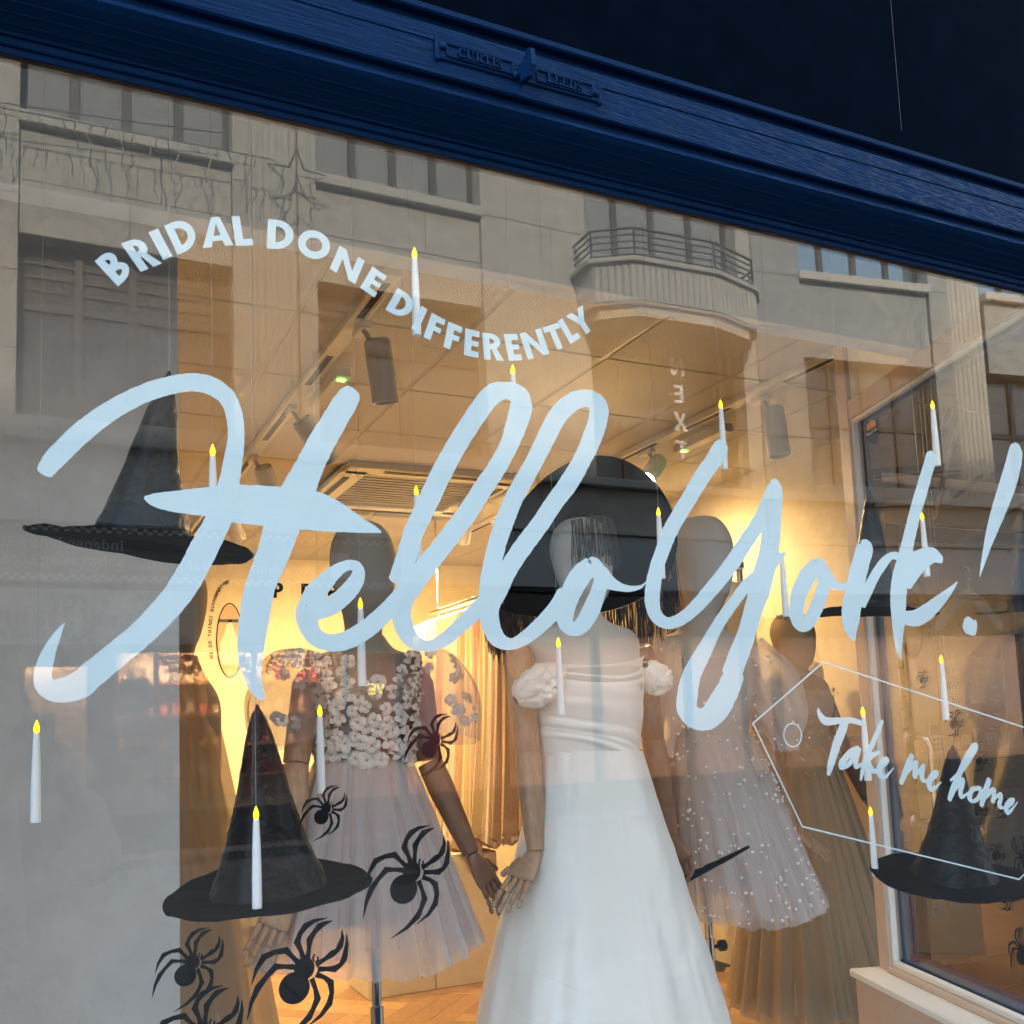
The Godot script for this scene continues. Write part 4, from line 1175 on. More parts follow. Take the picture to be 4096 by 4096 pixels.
# a five-petalled cloth flower lying on a surface that faces +z
func flower_mesh() -> MB:
	var m := MB.new()
	for k in 5:
		var b := Basis(Vector3.BACK, TAU * k / 5)
		var rows := []
		for i in 4:
			var r: float = [0.002, 0.009, 0.017, 0.022][i]
			var w: float = [0.002, 0.008, 0.0105, 0.004][i]
			var row := PackedVector3Array()
			for j in 5:
				var u := (j - 2) / 2.0
				row.append(b * Vector3(r, u * w, 0.002 + 0.006 * sin(i * 1.2) + 0.003 * u * u * (1 if i < 3 else -1)))
			rows.append(row)
		rows.reverse()
		m.grid(rows)
	return m

func petals(t: Node3D, spots: Array):
	var f := flower_mesh().done()
	for s in spots:
		var o := obj("flower", f, "petal", t)
		var n: Vector3 = s[1].normalized()
		var b := Basis.looking_at(-n, Vector3.UP if absf(n.y) < 0.9 else Vector3.RIGHT) * Basis(Vector3.BACK, rng.randf() * TAU)
		o.transform = Transform3D(b.scaled(Vector3.ONE * s[2]), s[0])

# seeds of flowers or pearls over an elliptical body
func around(y0: float, y1: float, cx: float, cz: float, r0: Vector2, r1: Vector2, n: int, a0 := 0.0, a1 := TAU) -> Array:
	var o := []
	for k in n:
		var t := rng.randf()
		var a := lerpf(a0, a1, rng.randf())
		var r := r0.lerp(r1, t)
		var d := Vector3(cos(a), 0.15, sin(a))
		o.append([Vector3(cx + r.x * cos(a), lerpf(y0, y1, t), cz + r.y * sin(a)), d, 0.5 + 0.35 * rng.randf()])
	return o

func sleeve(a: Vector3, b: Vector3, c: Vector3, r: Array, m: String, t: Node3D, nf := 9, amp := 0.1) -> MeshInstance3D:
	var rows := []
	var n := r.size()
	for i in (n - 1) * 6 + 1:
		var s := i / float((n - 1) * 6)
		var k := mini(int(s * (n - 1)), n - 2)
		var rad: float = lerpf(r[k], r[k + 1], smoothstep(0, 1, s * (n - 1) - k))
		var p := a.lerp(b, s).lerp(b.lerp(c, s), s)
		var d := (b - a).lerp(c - b, s).normalized()
		var e := d.cross(Vector3.BACK).normalized()
		var g := d.cross(e)
		var row := PackedVector3Array()
		for j in 48:
			var q := TAU * j / 48
			var f := 1 + amp * (sin(nf * q + 3 * s) + 0.6 * sin((2 * nf + 1) * q - 5 * s))
			row.append(p + (e * cos(q) + g * sin(q)) * rad * f)
		rows.append(row)
	var m2 := MB.new()
	m2.grid(rows, true)
	return obj("sleeve", m2, m, t)

func pearls(t: Node3D, spots: Array, r := 0.0042):
	var s := MB.new()
	s.lathe([[0, -1], [0.5, -0.866], [0.866, -0.5], [1, 0], [0.866, 0.5], [0.5, 0.866], [0, 1]], 8)
	var sm := s.done()
	var mm := MultiMesh.new()
	mm.transform_format = MultiMesh.TRANSFORM_3D
	mm.mesh = sm
	mm.instance_count = spots.size()
	for k in spots.size():
		mm.set_instance_transform(k, Transform3D(Basis().scaled(Vector3.ONE * r * (0.8 + 0.4 * rng.randf())), spots[k][0]))
	var o := MultiMeshInstance3D.new()
	o.name = "pearls"
	o.multimesh = mm
	o.material_override = M.pearl
	t.add_child(o, true)
	stuff(o)

func central():
	var t := thing("bridal_mannequin", "white linen mannequin in white satin gown and black fringed hat, holding a wand", "mannequin")
	var x := 1.372
	var z := -0.86
	var b := MB.new()
	b.loft([[1.30, x, z, 0.15, 0.105], [1.37, x + 0.003, z, 0.132, 0.098], [1.47, x + 0.01, z + 0.01, 0.142, 0.105], [1.55, x + 0.008, z + 0.02, 0.152, 0.118], [1.62, x, z + 0.01, 0.162, 0.108], [1.675, x - 0.008, z - 0.005, 0.185, 0.083], [1.705, x - 0.006, z - 0.012, 0.16, 0.072], [1.722, x - 0.003, z - 0.012, 0.095, 0.065], [1.75, x, z - 0.01, 0.058, 0.056]], 40, 4)
	obj("torso", b, "linen_white", t)
	head(t, x + 0.002, 1.895, z + 0.01, 0.083, 0.245, "linen_white")
	stand(t, x, z, 0.3, 1.3)
	# bodice: draped bands of satin
	var rows := []
	for i in 73:
		var s := i / 72.0
		var row := PackedVector3Array()
		for j in 120:
			var a := TAU * j / 120
			var yy := lerpf(1.362, 1.612, s)
			var front := maxf(0.0, sin(a))
			var w := lerpf(0.146, 0.171, s) + 0.006 * sin(s * PI)
			var d := lerpf(0.113, 0.118, s) + 0.024 * exp(-pow((s - 0.7) / 0.25, 2)) * front
			# pleats run across the front and rise to the wearer's left
			var q := yy + 0.05 * cos(a) * (1 - s)
			var pl := 0.0
			for f in [[1.385, 0.007, 0.009], [1.402, 0.006, 0.008], [1.428, 0.005, 0.013], [1.487, 0.0035, 0.02], [1.556, 0.004, 0.01], [1.580, 0.006, 0.006]]:
				var e: float = (q - f[0] - 0.006 * sin(3 * a + f[0] * 60)) / f[2]
				pl += f[1] * exp(-e * e) * (0.65 + 0.5 * sin(2.0 * a + f[0] * 130))
				e = (q - f[0] - f[2] * 1.3) / (f[2] * 0.6)
				pl -= f[1] * 0.5 * exp(-e * e)
			var top := 0.006 * smoothstep(0.93, 1.0, s)
			row.append(Vector3(x + 0.004 + (w + pl + top) * cos(a), yy + (0.012 * cos(2 * a) + 0.012 * cos(a)) * s, z + (d + pl + top) * sin(a) * 1.0))
		row.reverse()
		rows.append(row)
	var bo := MB.new()
	bo.grid(rows, true)
	obj("bodice", bo, "satin", t)
	# the long A-line skirt, a seam down its front and soft broad folds
	rows = []
	var n := noise(0.9, FastNoiseLite.TYPE_SIMPLEX, 3)
	for i in 81:
		var s := 1.0 - i / 80.0
		var row := PackedVector3Array()
		for j in 200:
			var a := TAU * j / 200
			var yy := lerpf(1.372, 0.315, s)
			var w: float = cubic_interpolate(0.145, 0.405, 0.05, 0.49, pow(s, 0.86))
			var fold := 0.042 * pow(s, 0.8) * (sin(4 * a + 0.5) + 0.55 * sin(7 * a + 2.4) + 0.35 * sin(12 * a + 0.7 + s)) + 0.05 * s * n.get_noise_3d(cos(a) * 1.8, s * 0.7, sin(a) * 1.8)
			var ds := a - (1.66 - 0.10 * s)
			fold -= 0.03 * exp(-pow(ds / 0.014, 2)) * (0.4 + s * 0.4)
			ds = a - 2.35
			fold -= 0.016 * s * exp(-pow(ds / 0.06, 2))
			var wr := 0.0035 * n.get_noise_3d(cos(a) * 3 + s * 4, s * 9, sin(a) * 3 - s * 3)
			var r := w * (1 + fold) + wr
			row.append(Vector3(x + 0.008 + r * cos(a), yy - 0.006 * (1 - s) * cos(a), z + r * 0.84 * sin(a)))
		row.reverse()
		rows.append(row)
	var sk := MB.new()
	sk.grid(rows, true)
	obj("skirt", sk, "satin", t)
	# off-shoulder puffs: gathered at both ends, round and creased between
	for k in 2:
		var pr := []
		var sg := -1.0 if k == 0 else 1.0
		var from: Vector3 = [Vector3(1.262, 1.592, -0.775), Vector3(1.532, 1.60, -0.80)][k]
		var to: Vector3 = [Vector3(1.128, 1.512, -0.80), Vector3(1.618, 1.535, -0.85)][k]
		var d := (to - from).normalized()
		var e := d.cross(Vector3.BACK).normalized()
		var g := d.cross(e)
		for i in 41:
			var s := i / 40.0
			var row := PackedVector3Array()
			var rr: float = [0.052, 0.046][k] * pow(maxf(sin(clampf(s * 0.97 + 0.02, 0.0, 1.0) * PI), 0.05), 0.5) * (0.8 + 0.3 * s)
			for j in 64:
				var a := TAU * j / 64
				var f := 1 + 0.075 * sin(6 * a + s * 5 + k) + 0.05 * sin(11 * a - s * 9) + 0.22 * n.get_noise_3d(cos(a) * 3, s * 5 + k * 9, sin(a) * 3)
				row.append(from.lerp(to, s) + (e * cos(a) + g * sin(a) * 1.1) * rr * f)
			pr.append(row)
		var pm := MB.new()
		pm.grid(pr, true)
		obj("sleeve_puff", pm, "satin", t)
	arm(t, Vector3(1.168, 1.655, z - 0.0), Vector3(1.182, 1.372, z + 0.01), Vector3(1.168, 1.125, -0.80), Vector3(-0.66, -0.68, 0.22), Vector3(-0.75, 0.5, 0.5), 1.0, "arm_wood", 0.1)
	arm(t, Vector3(1.565, 1.66, z - 0.01), Vector3(1.625, 1.39, z - 0.06), Vector3(1.64, 1.12, z - 0.02), Vector3(0.1, -0.8, 0.5), Vector3(0.9, 0.1, -0.3), -1.0, "arm_wood_dark", 0.62)
	var w := obj("wand", tb([Vector3(1.60, 1.0, -0.80), Vector3(1.66, 1.022, -0.80), Vector3(1.69, 1.028, -0.80), Vector3(1.70, 1.033, -0.80), Vector3(1.74, 1.044, -0.80), Vector3(1.75, 1.047, -0.8), Vector3(1.80, 1.062, -0.80), Vector3(1.85, 1.078, -0.80)], [0.0095, 0.0115, 0.0085, 0.0098, 0.0075, 0.0082, 0.0062, 0.0045], 12), "vinyl_black")
	tag(w, "slim black knobbly wand held out by the satin gown's mannequin", "wand")
	# hat with its fringe
	var h := thing("fringed_hat", "wide black hat with bent tip and long yarn fringe on the central mannequin", "hat")
	var c := Vector3(1.395, 1.965, -0.93)
	var tb2 := Basis(Vector3.RIGHT, deg_to_rad(-43)) * Basis(Vector3.BACK, deg_to_rad(-2))
	rows = []
	for q in [[0.09, 0.006], [0.12, -0.002], [0.2, 0.0], [0.283, 0.0], [0.286, 0.003], [0.283, 0.006], [0.2, 0.006], [0.10, 0.008], [0.09, 0.012]]:
		var row := PackedVector3Array()
		for j in 96:
			var a := TAU * j / 96
			row.append(c + tb2 * Vector3(q[0] * cos(a), q[1] - 0.10 * pow(q[0] / 0.286, 2) * cos(a) * cos(a), -q[0] * sin(a)))
		rows.append(row)
	var br := MB.new()
	br.grid(rows, true)
	obj("brim", br, "hat_felt", h)
	obj("cone", tb([c + tb2 * Vector3(0, 0.0, 0), c + tb2 * Vector3(0, 0.06, 0), c + Vector3(0.02, 0.16, -0.1), c + Vector3(0.055, 0.225, -0.12), c + Vector3(0.09, 0.235, -0.11), c + Vector3(0.125, 0.20, -0.09), c + Vector3(0.145, 0.165, -0.08)], [0.10, 0.088, 0.05, 0.036, 0.03, 0.02, 0.008], 20), "hat_cloth", h)
	var fr := MB.new()
	for k in 1500:
		var a := lerpf(PI * 1.02, PI * 1.98, rng.randf())
		var top: Vector3
		var l := 0.115 + 0.05 * rng.randf()
		a = TAU * rng.randf()
		top = c + tb2 * Vector3(0.284 * cos(a), 0.0 - 0.10 * cos(a) * cos(a), -0.284 * sin(a))
		if sin(a) < -0.15:
			continue
		_strand(fr, top, l * (1.0 if absf(cos(a)) > 0.35 else 0.55))
	for k in 90:
		var a := lerpf(-0.95, 0.95, rng.randf())
		_strand(fr, Vector3(x + 0.085 * sin(a), 2.0 - 0.012 * absf(sin(a)), z + 0.022 + 0.105 * cos(a)), 0.10 + 0.035 * rng.randf())
	stuff(obj("fringe", fr, "fringe_yarn", h))

func _strand(m: MB, top: Vector3, l: float):
	var d := Vector3(rng.randf_range(-0.012, 0.012), 0, rng.randf_range(-0.012, 0.012))
	m.tube(PackedVector3Array([top, top + d * 0.5 + Vector3(0, -l * 0.5, 0), top + d + Vector3(rng.randf_range(-0.004, 0.004), -l, 0)]), PackedFloat32Array([0.0013, 0.0013, 0.0011]), 4, false)

func left_mannequin():
	var t := thing("flower_dress_mannequin", "grey headed mannequin in short blush tulle dress covered with cloth flowers", "mannequin")
	var x := 0.795
	var z := -1.02
	head(t, x + 0.002, 1.875, z, 0.086, 0.27, "linen_grey")
	var b := MB.new()
	b.loft([[1.30, x - 0.01, z, 0.14, 0.10], [1.375, x - 0.012, z, 0.112, 0.088], [1.46, x - 0.006, z + 0.005, 0.128, 0.1], [1.54, x, z + 0.015, 0.14, 0.115], [1.61, x, z, 0.155, 0.092], [1.645, x, z - 0.01, 0.14, 0.07], [1.665, x, z - 0.012, 0.085, 0.062], [1.70, x, z - 0.012, 0.056, 0.055]], 36, 4)
	obj("torso", b, "linen_grey", t)
	stand(t, x + 0.012, z, 0.3, 1.32)
	var bo := MB.new()
	bo.loft([[1.372, x - 0.012, z, 0.117, 0.093], [1.46, x - 0.006, z + 0.005, 0.133, 0.105], [1.54, x, z + 0.015, 0.145, 0.120], [1.61, x, z, 0.160, 0.097], [1.648, x, z - 0.01, 0.145, 0.075]], 48, 4, false)
	obj("bodice", bo, "net_dark", t)
	var sp := []
	for i in 9:
		var yy := 1.385 + 0.031 * i
		var rx := lerpf(0.122, 0.150, clampf(i / 5.0, 0, 1))
		var rz := lerpf(0.099, 0.122, clampf(i / 4.0, 0, 1)) - 0.035 * smoothstep(5, 8, i)
		for k in 13:
			if i > 6 and k in [5, 6, 7]:
				continue
			var a := lerpf(-0.25, PI + 0.25, (k + 0.5 * (i % 2) + rng.randf_range(-0.28, 0.28)) / 12.5)
			sp.append([Vector3(x - 0.006 + rx * cos(a), yy + rng.randf_range(-0.012, 0.012), z + 0.006 + rz * sin(a)), Vector3(cos(a) + rng.randf_range(-0.3, 0.3), rng.randf_range(-0.2, 0.45), sin(a)), (0.9 if i < 2 else 0.75) + 0.35 * rng.randf()])
	petals(t, sp)
	var lin_ := skirt(Vector3(x - 0.01, 1.378, z), Vector2(0.115, 0.09), Vector3(x - 0.01, 0.99, z), Vector2(0.225, 0.2), 11, 0.03, 0.6, 0.9)
	obj("lining", lin_, "lining", t)
	for k in 3:
		var s := skirt(Vector3(x - 0.011, 1.381, z), Vector2(0.118 + 0.003 * k, 0.094 + 0.003 * k), Vector3(x - 0.012, 0.925 - 0.022 * k, z), Vector2(0.252 + 0.014 * k, 0.235 + 0.014 * k), 13 + 5 * k, 0.075, 1.3 * k, 0.85, 0.02)
		obj("tulle_layer", s, "tulle_blush" if k < 2 else "tulle_white", t)
	for k in 2:
		var sg := -1.0 if k == 0 else 1.0
		var sh := Vector3(x + sg * 0.15, 1.62, z - 0.01)
		var e := Vector3(x + sg * 0.215, 1.50, z + 0.03)
		sleeve(sh, sh + Vector3(sg * 0.08, -0.02, 0.02), Vector3(x + sg * 0.20, 1.42, z + 0.03), [0.05, 0.085, 0.105, 0.10], "net_dark" if k == 0 else "tulle_blush", t, 8, 0.05)
		var fl := []
		for i in 15:
			var s := rng.randf()
			var a := rng.randf() * PI
			fl.append([sh.lerp(Vector3(x + sg * 0.21, 1.43, z + 0.03), s) + Vector3(sg * 0.05 * cos(a) + sg * 0.04, 0.03, 0.085 * sin(a)), Vector3(sg * cos(a), 0.2, sin(a)), 0.6 + 0.35 * rng.randf()])
		petals(t, fl)
	arm(t, Vector3(x - 0.145, 1.60, z - 0.01), Vector3(0.60, 1.37, -0.99), Vector3(0.556, 1.075, -0.90), Vector3(-0.45, -0.75, 0.2), Vector3(-0.3, 0.3, 0.9), 1.0, "arm_wood", 0.08)
	arm(t, Vector3(x + 0.15, 1.60, z - 0.01), Vector3(0.962, 1.36, -1.0), Vector3(1.045, 1.118, -0.93), Vector3(0.42, -0.78, 0.12), Vector3(0.4, 0.2, 0.9), -1.0, "arm_wood_dark", 0.12)

func right_mannequin():
	var t := thing("pearl_dress_mannequin", "pale linen mannequin in knee length white tulle dress sewn with pearls", "mannequin")
	var x := 2.008
	var z := -1.16
	head(t, x + 0.012, 1.975, z, 0.098, 0.30, "linen_white")
	var b := MB.new()
	b.loft([[1.30, x, z, 0.16, 0.115], [1.385, x, z, 0.135, 0.1], [1.48, x, z + 0.005, 0.15, 0.112], [1.58, x, z + 0.015, 0.163, 0.125], [1.66, x, z, 0.18, 0.1], [1.71, x, z - 0.01, 0.165, 0.078], [1.735, x, z - 0.012, 0.095, 0.066], [1.78, x, z - 0.012, 0.06, 0.058]], 36, 4)
	obj("torso", b, "linen_white", t)
	stand(t, x - 0.05, z, 0.3, 1.32, true)
	var bo := MB.new()
	bo.loft([[1.382, x, z, 0.141, 0.106], [1.48, x, z + 0.005, 0.156, 0.119], [1.58, x, z + 0.015, 0.17, 0.132], [1.64, x, z + 0.003, 0.184, 0.112]], 48, 4, false)
	obj("bodice", bo, "tulle_white", t)
	obj("lining", skirt(Vector3(x, 1.388, z), Vector2(0.139, 0.104), Vector3(x + 0.06, 0.93, z + 0.0), Vector2(0.215, 0.2), 10, 0.03, 0.2, 0.9), "lining", t)
	for k in 3:
		obj("tulle_layer", skirt(Vector3(x, 1.391, z), Vector2(0.143 + 0.003 * k, 0.108 + 0.003 * k), Vector3(x + 0.09, 0.835 - 0.01 * k, z + 0.0), Vector2(0.228 + 0.01 * k, 0.225 + 0.01 * k), 12 + 4 * k, 0.075, 0.5 + 1.7 * k, 0.8, 0.016), "tulle_blush" if k == 0 else "tulle_white", t)
	var sp := []
	for k in 250:
		var s := pow(rng.randf(), 0.75)
		var a := rng.randf() * PI * 1.1 - 0.15
		var r := Vector2(0.149, 0.114).lerp(Vector2(0.252, 0.25), pow(s, 0.8))
		sp.append([Vector3(x + 0.09 * s + r.x * 1.05 * cos(a), lerpf(1.385, 0.825, s), z + r.y * 1.05 * sin(a))])
	for q in around(1.39, 1.64, x, z + 0.01, Vector2(0.145, 0.11), Vector2(0.186, 0.125), 60, -0.2, PI + 0.2):
		sp.append(q)
	for k in 2:
		var sg := -1.0 if k == 0 else 1.0
		var sh := Vector3(x + sg * 0.165, 1.66, z)
		var e := Vector3(x + sg * 0.27, 1.52, z + 0.06)
		var w := Vector3(x + sg * 0.25, 1.33, z + 0.08)
		sleeve(sh, e, w, [0.075, 0.10, 0.085, 0.04], "tulle_white", t, 10, 0.07)
		for i in 55:
			var s := rng.randf()
			var a := rng.randf() * TAU
			var p := sh.lerp(e, s).lerp(e.lerp(w, s), s)
			sp.append([p + Vector3(cos(a) * 0.085, 0.01, sin(a) * 0.085)])
	pearls(t, sp, 0.0046)
	arm(t, Vector3(x - 0.16, 1.66, z - 0.02), Vector3(x - 0.21, 1.40, z - 0.02), Vector3(x - 0.215, 1.14, z + 0.04), Vector3(0.1, -0.9, 0.2), Vector3(-1, 0, 0.2), 1.0, "arm_wood_dark", 0.2)
	arm(t, Vector3(x + 0.16, 1.66, z - 0.02), Vector3(x + 0.245, 1.39, z - 0.03), Vector3(x + 0.315, 1.06, z + 0.0), Vector3(0.75, -0.55, 0.2), Vector3(0.3, 0.6, 0.7), -1.0, "arm_wood", 0.06)

func leaf_mesh() -> MB:
	var m := MB.new()
	m.grid([PackedVector3Array([Vector3(0.001, 0, 0), Vector3(0.009, 0.016, 0.001), Vector3(0.007, 0.032, 0.001), Vector3(0, 0.045, 0)]), PackedVector3Array([Vector3(0, 0, 0.001), Vector3(0, 0.016, 0.005), Vector3(0, 0.032, 0.004), Vector3(0, 0.045, 0.001)]), PackedVector3Array([Vector3(-0.001, 0, 0), Vector3(-0.009, 0.016, 0.001), Vector3(-0.007, 0.032, 0.001), Vector3(0, 0.045, 0)])])
	return m

func veil_mannequin():
	var t := thing("veil_mannequin", "gold lit mannequin in long champagne tulle gown with leafy lace bodice and veil", "mannequin")
	var x := 3.02
	var z := -1.86
	head(t, x, 1.77, z, 0.088, 0.25, "linen_gold")
	var b := MB.new()
	b.loft([[1.24, x, z, 0.15, 0.11], [1.31, x, z, 0.125, 0.095], [1.4, x, z, 0.14, 0.105], [1.48, x, z + 0.012, 0.152, 0.118], [1.56, x, z, 0.168, 0.092], [1.6, x, z - 0.01, 0.15, 0.072], [1.625, x, z - 0.012, 0.085, 0.06], [1.66, x, z - 0.01, 0.055, 0.055]], 32, 4)
	obj("torso", b, "linen_gold", t)
	stand(t, x, z, 0.0, 1.25)
	var bo := MB.new()
	bo.loft([[1.30, x, z, 0.130, 0.1], [1.4, x, z, 0.145, 0.111], [1.48, x, z + 0.012, 0.157, 0.123], [1.55, x, z, 0.168, 0.1]], 40, 4, false)
	obj("bodice", bo, "lace_beige", t)
	var lf := leaf_mesh().done()
	for q in around(1.20, 1.56, x, z + 0.01, Vector2(0.165, 0.13), Vector2(0.168, 0.12), 110, -0.1, PI + 0.1):
		var o := obj("lace_leaf", lf, "lace_beige", t)
		var n: Vector3 = q[1].normalized()
		o.transform = Transform3D((Basis.looking_at(-n) * Basis(Vector3.BACK, rng.randf() * TAU)).scaled(Vector3.ONE * q[2]), q[0] + n * 0.012)
	obj("lining", skirt(Vector3(x, 1.30, z), Vector2(0.13, 0.10), Vector3(x + 0.03, 0.26, z), Vector2(0.34, 0.33), 14, 0.05, 0.4, 0.9), "lining_gold", t)
	for k in 2:
		obj("tulle_layer", skirt(Vector3(x, 1.305, z), Vector2(0.135 + 0.004 * k, 0.106 + 0.004 * k), Vector3(x + 0.04, 0.245 - 0.02 * k, z), Vector2(0.365 + 0.02 * k, 0.36), 17 + 6 * k, 0.07, 1.1 * k + 0.3, 0.85, 0.02), "tulle_gold", t)
	var rows := []
	for i in 31:
		var s := 1.0 - i / 30.0
		var row := PackedVector3Array()
		for j in 61:
			var a := PI * 0.95 + PI * 1.1 * j / 60.0
			var r := lerpf(0.11, 0.34, pow(s, 0.7)) * (1 + 0.06 * sin(11 * a + 2 * s))
			row.append(Vector3(x - 0.03 + r * cos(a), lerpf(1.885, 0.5, s), z - 0.02 - r * 0.8 * sin(a) * -1.0))
		rows.append(row)
	var v := MB.new()
	v.grid(rows)
	obj("veil", v, "veil_net", t)
	var tw := MB.new()
	for k in 46:
		var a := PI + rng.randf() * PI
		tw.box(Vector3(x + 0.09 * cos(a), 1.862 + rng.randf() * 0.02, z - 0.09 * sin(a) * 0.6), Vector3.ONE * (0.006 + 0.008 * rng.randf()), Basis(Vector3(1, 2, 3).normalized(), k), 0.002)
	stuff(obj("flower_band", tw, "lace_beige", t))
	arm(t, Vector3(x + 0.15, 1.54, z - 0.01), Vector3(x + 0.25, 1.28, z + 0.0), Vector3(x + 0.315, 1.06, z + 0.05), Vector3(0.45, -0.8, 0.2), Vector3(0.6, 0.3, 0.7), -1.0, "arm_wood_dark", 0.1)

func lace_gown():
	var t := thing("lace_gown_mannequin", "mannequin in pale lace gown and cape, half hidden by the grey panel", "mannequin")
	var x := 0.40
	var z := -1.42
	head(t, x - 0.03, 1.83, z, 0.085, 0.25, "linen_grey")
	var b := MB.new()
	b.loft([[1.2, x - 0.03, z, 0.15, 0.1], [1.33, x - 0.03, z, 0.12, 0.09], [1.48, x - 0.03, z + 0.01, 0.12, 0.1], [1.56, x - 0.03, z, 0.115, 0.08], [1.63, x - 0.03, z, 0.075, 0.06], [1.68, x - 0.03, z, 0.056, 0.054]], 32, 4)
	obj("torso", b, "linen_grey", t)
	stand(t, x - 0.03, z, 0.3, 1.2)
	obj("gown", skirt(Vector3(x - 0.04, 1.66, z), Vector2(0.06, 0.06), Vector3(x - 0.02, 0.31, z), Vector2(0.225, 0.24), 10, 0.05, 0.3, 0.75, 0.02), "lace_beige", t)
	obj("cape", skirt(Vector3(x - 0.03, 1.64, z), Vector2(0.07, 0.07), Vector3(x - 0.005, 0.46, z), Vector2(0.235, 0.25), 7, 0.08, 2.1, 0.7, 0.05), "tulle_gold", t)

func racks():
	var r := thing("clothes_rail", "chrome clothes rail with white hangers at the back, brightly lit", "clothes rail")
	obj("rail", tb([Vector3(2.44, 2.22, -4.72), Vector3(2.44, 2.22, -2.95)], [0.016, 0.016], 12), "chrome", r)
	obj("end_cap", tb([Vector3(2.44, 2.22, -2.951), Vector3(2.44, 2.22, -2.93)], [0.022, 0.022], 12), "black_slot", r)
	for k in 2:
		obj("hanging_rod", tb([Vector3(2.44, 2.237, -4.6 + 1.5 * k), Vector3(2.44, 2.852, -4.6 + 1.5 * k)], [0.008, 0.008], 8), "chrome", r)
	for k in 13:
		var z := -4.6 + k * 0.11
		var kinds := ["ivory", "white", "tan", "gold", "rose"]
		var c := k % 5
		var g := thing("hanging_gown", "%s gown on the high rail, %s from its back end" % [kinds[c], ["first", "second", "third", "fourth", "fifth", "sixth", "seventh", "eighth", "ninth", "tenth", "eleventh", "twelfth", "thirteenth"][k]], "gown", Vector3(2.46, 2.22, z), "gowns hanging on the high rail")
		obj("hanger", tb([Vector3(-0.2, -0.115, 0), Vector3(-0.1, -0.07, 0), Vector3(0, -0.045, 0), Vector3(0.1, -0.07, 0), Vector3(0.2, -0.115, 0)], [0.006, 0.009, 0.011, 0.009, 0.006], 8), "white_paint", g)
		obj("hook", tb([Vector3(-0.02, -0.045, 0), Vector3(-0.02, 0.0, 0), Vector3(-0.014, 0.02, 0), Vector3(0.0, 0.026, 0), Vector3(0.016, 0.014, 0)], [0.0022], 6), "chrome", g)
		var l := 1.25 + 0.12 * rng.randf()
		obj("dress", skirt(Vector3(0, -0.10, 0), Vector2(0.205, 0.018), Vector3(rng.randf() * 0.08, -0.1 - l, 0), Vector2(0.26 + 0.05 * rng.randf(), 0.055), 15, 0.09, k * 1.7, 1.3, 0.03, 110, 24), "gown_%d" % c, g)
	# shorter rail at the right
	var q := thing("clothes_rail", "grey steel clothes rail post with printed tops behind the pearl dress", "clothes rail")
	obj("post", tb([Vector3(3.27, 0.0, -2.5), Vector3(3.27, 2.2, -2.5)], [0.017, 0.017], 12), "steel", q)
	obj("bracket", bx(Vector3(3.26, 2.22, -2.5), Vector3(0.06, 0.05, 0.05), 0.01), "steel", q)
	obj("rail", tb([Vector3(3.25, 2.2, -2.5), Vector3(2.78, 2.2, -2.75)], [0.012, 0.012], 10), "steel", q)
	for k in 4:
		var g := thing("printed_blouse", ["white blouse on the right rail, nearest the post", "black and white printed blouse on the right rail", "rose lace blouse on the right rail", "cream blouse at the far end of the right rail"][k], "blouse", Vector3(3.2 - 0.12 * k, 2.2, -2.53 - 0.063 * k), "blouses on the right rail")
		obj("hanger", tb([Vector3(-0.02, -0.13, 0.19), Vector3(0, -0.05, 0), Vector3(0.02, -0.13, -0.19)], [0.006, 0.01, 0.006], 8), "white_paint", g)
		obj("garment", skirt(Vector3(0, -0.08, 0), Vector2(0.03, 0.19), Vector3(0, -0.72, 0), Vector2(0.05, 0.22), 9, 0.06, k * 2.1, 1.2, 0.02, 90, 16), ["gown_1", "lace_beige", "gown_4", "gown_0"][k], g)
	# the wall's left part: light gown heap on a low rail seen behind the flower dress
	for k in 2:
		var p := thing("display_plinth", ["low white plinth under the blush tulle skirt", "tall white plinth carrying a basket"][k], "plinth", [Vector3(1.858, 0, -4.04), Vector3(2.258, 0, -4.04)][k], "white plinths")
		obj("box", bx(Vector3(0, 0.225 if k == 0 else 0.36, 0), Vector3(0.394, 0.45 if k == 0 else 0.72, 0.4), 0.004), "plinth_paint", p)
		obj("lid", bx(Vector3(0, 0.452 if k == 0 else 0.7225, 0), Vector3(0.39, 0.004, 0.396), 0.001), "plinth_paint", p)
	var bk := thing("basket", "small round cane basket on the tall white plinth", "basket", Vector3(2.30, 0.725, -4.0))
	for i in 9:
		var rr := 0.062 + i * 0.0022
		var pp := []
		for j in 25:
			pp.append(Vector3(rr * cos(TAU * j / 24), 0.006 + i * 0.012, rr * sin(TAU * j / 24)))
		obj("cane_ring", tb(pp, [0.0066], 6), "basket_cane", bk)
	for i in 14:
		obj("favour", bx(Vector3(rng.randf_range(-0.04, 0.04), 0.112 + 0.012 * rng.randf(), rng.randf_range(-0.04, 0.04)), Vector3.ONE * 0.026, 0.009), "petal" if i % 3 else "vinyl_black", bk)
	# letters and the oval print on the back wall
	var nm := thing("wall_sign", "black PERRY capitals fixed to the back wall", "sign", Vector3(0, 2.53, -6.37))
	for k in 5:
		letters("letter", "PERRY"[k], 0.118, "Droid Sans", Vector3(1.77 + 0.225 * k, 0.06, 0.012), 0, "vinyl_black", nm, true, 0.02)
	var ov := thing("oval_print", "upright oval print of a bride's bodice on the back wall", "print", Vector3(1.395, 2.19, -6.366))
	var oval := PackedVector2Array()
	var rim := PackedVector3Array()
	for k in 40:
		oval.append(Vector2(cos(TAU * k / 40) * 0.10, sin(TAU * k / 40) * 0.29))
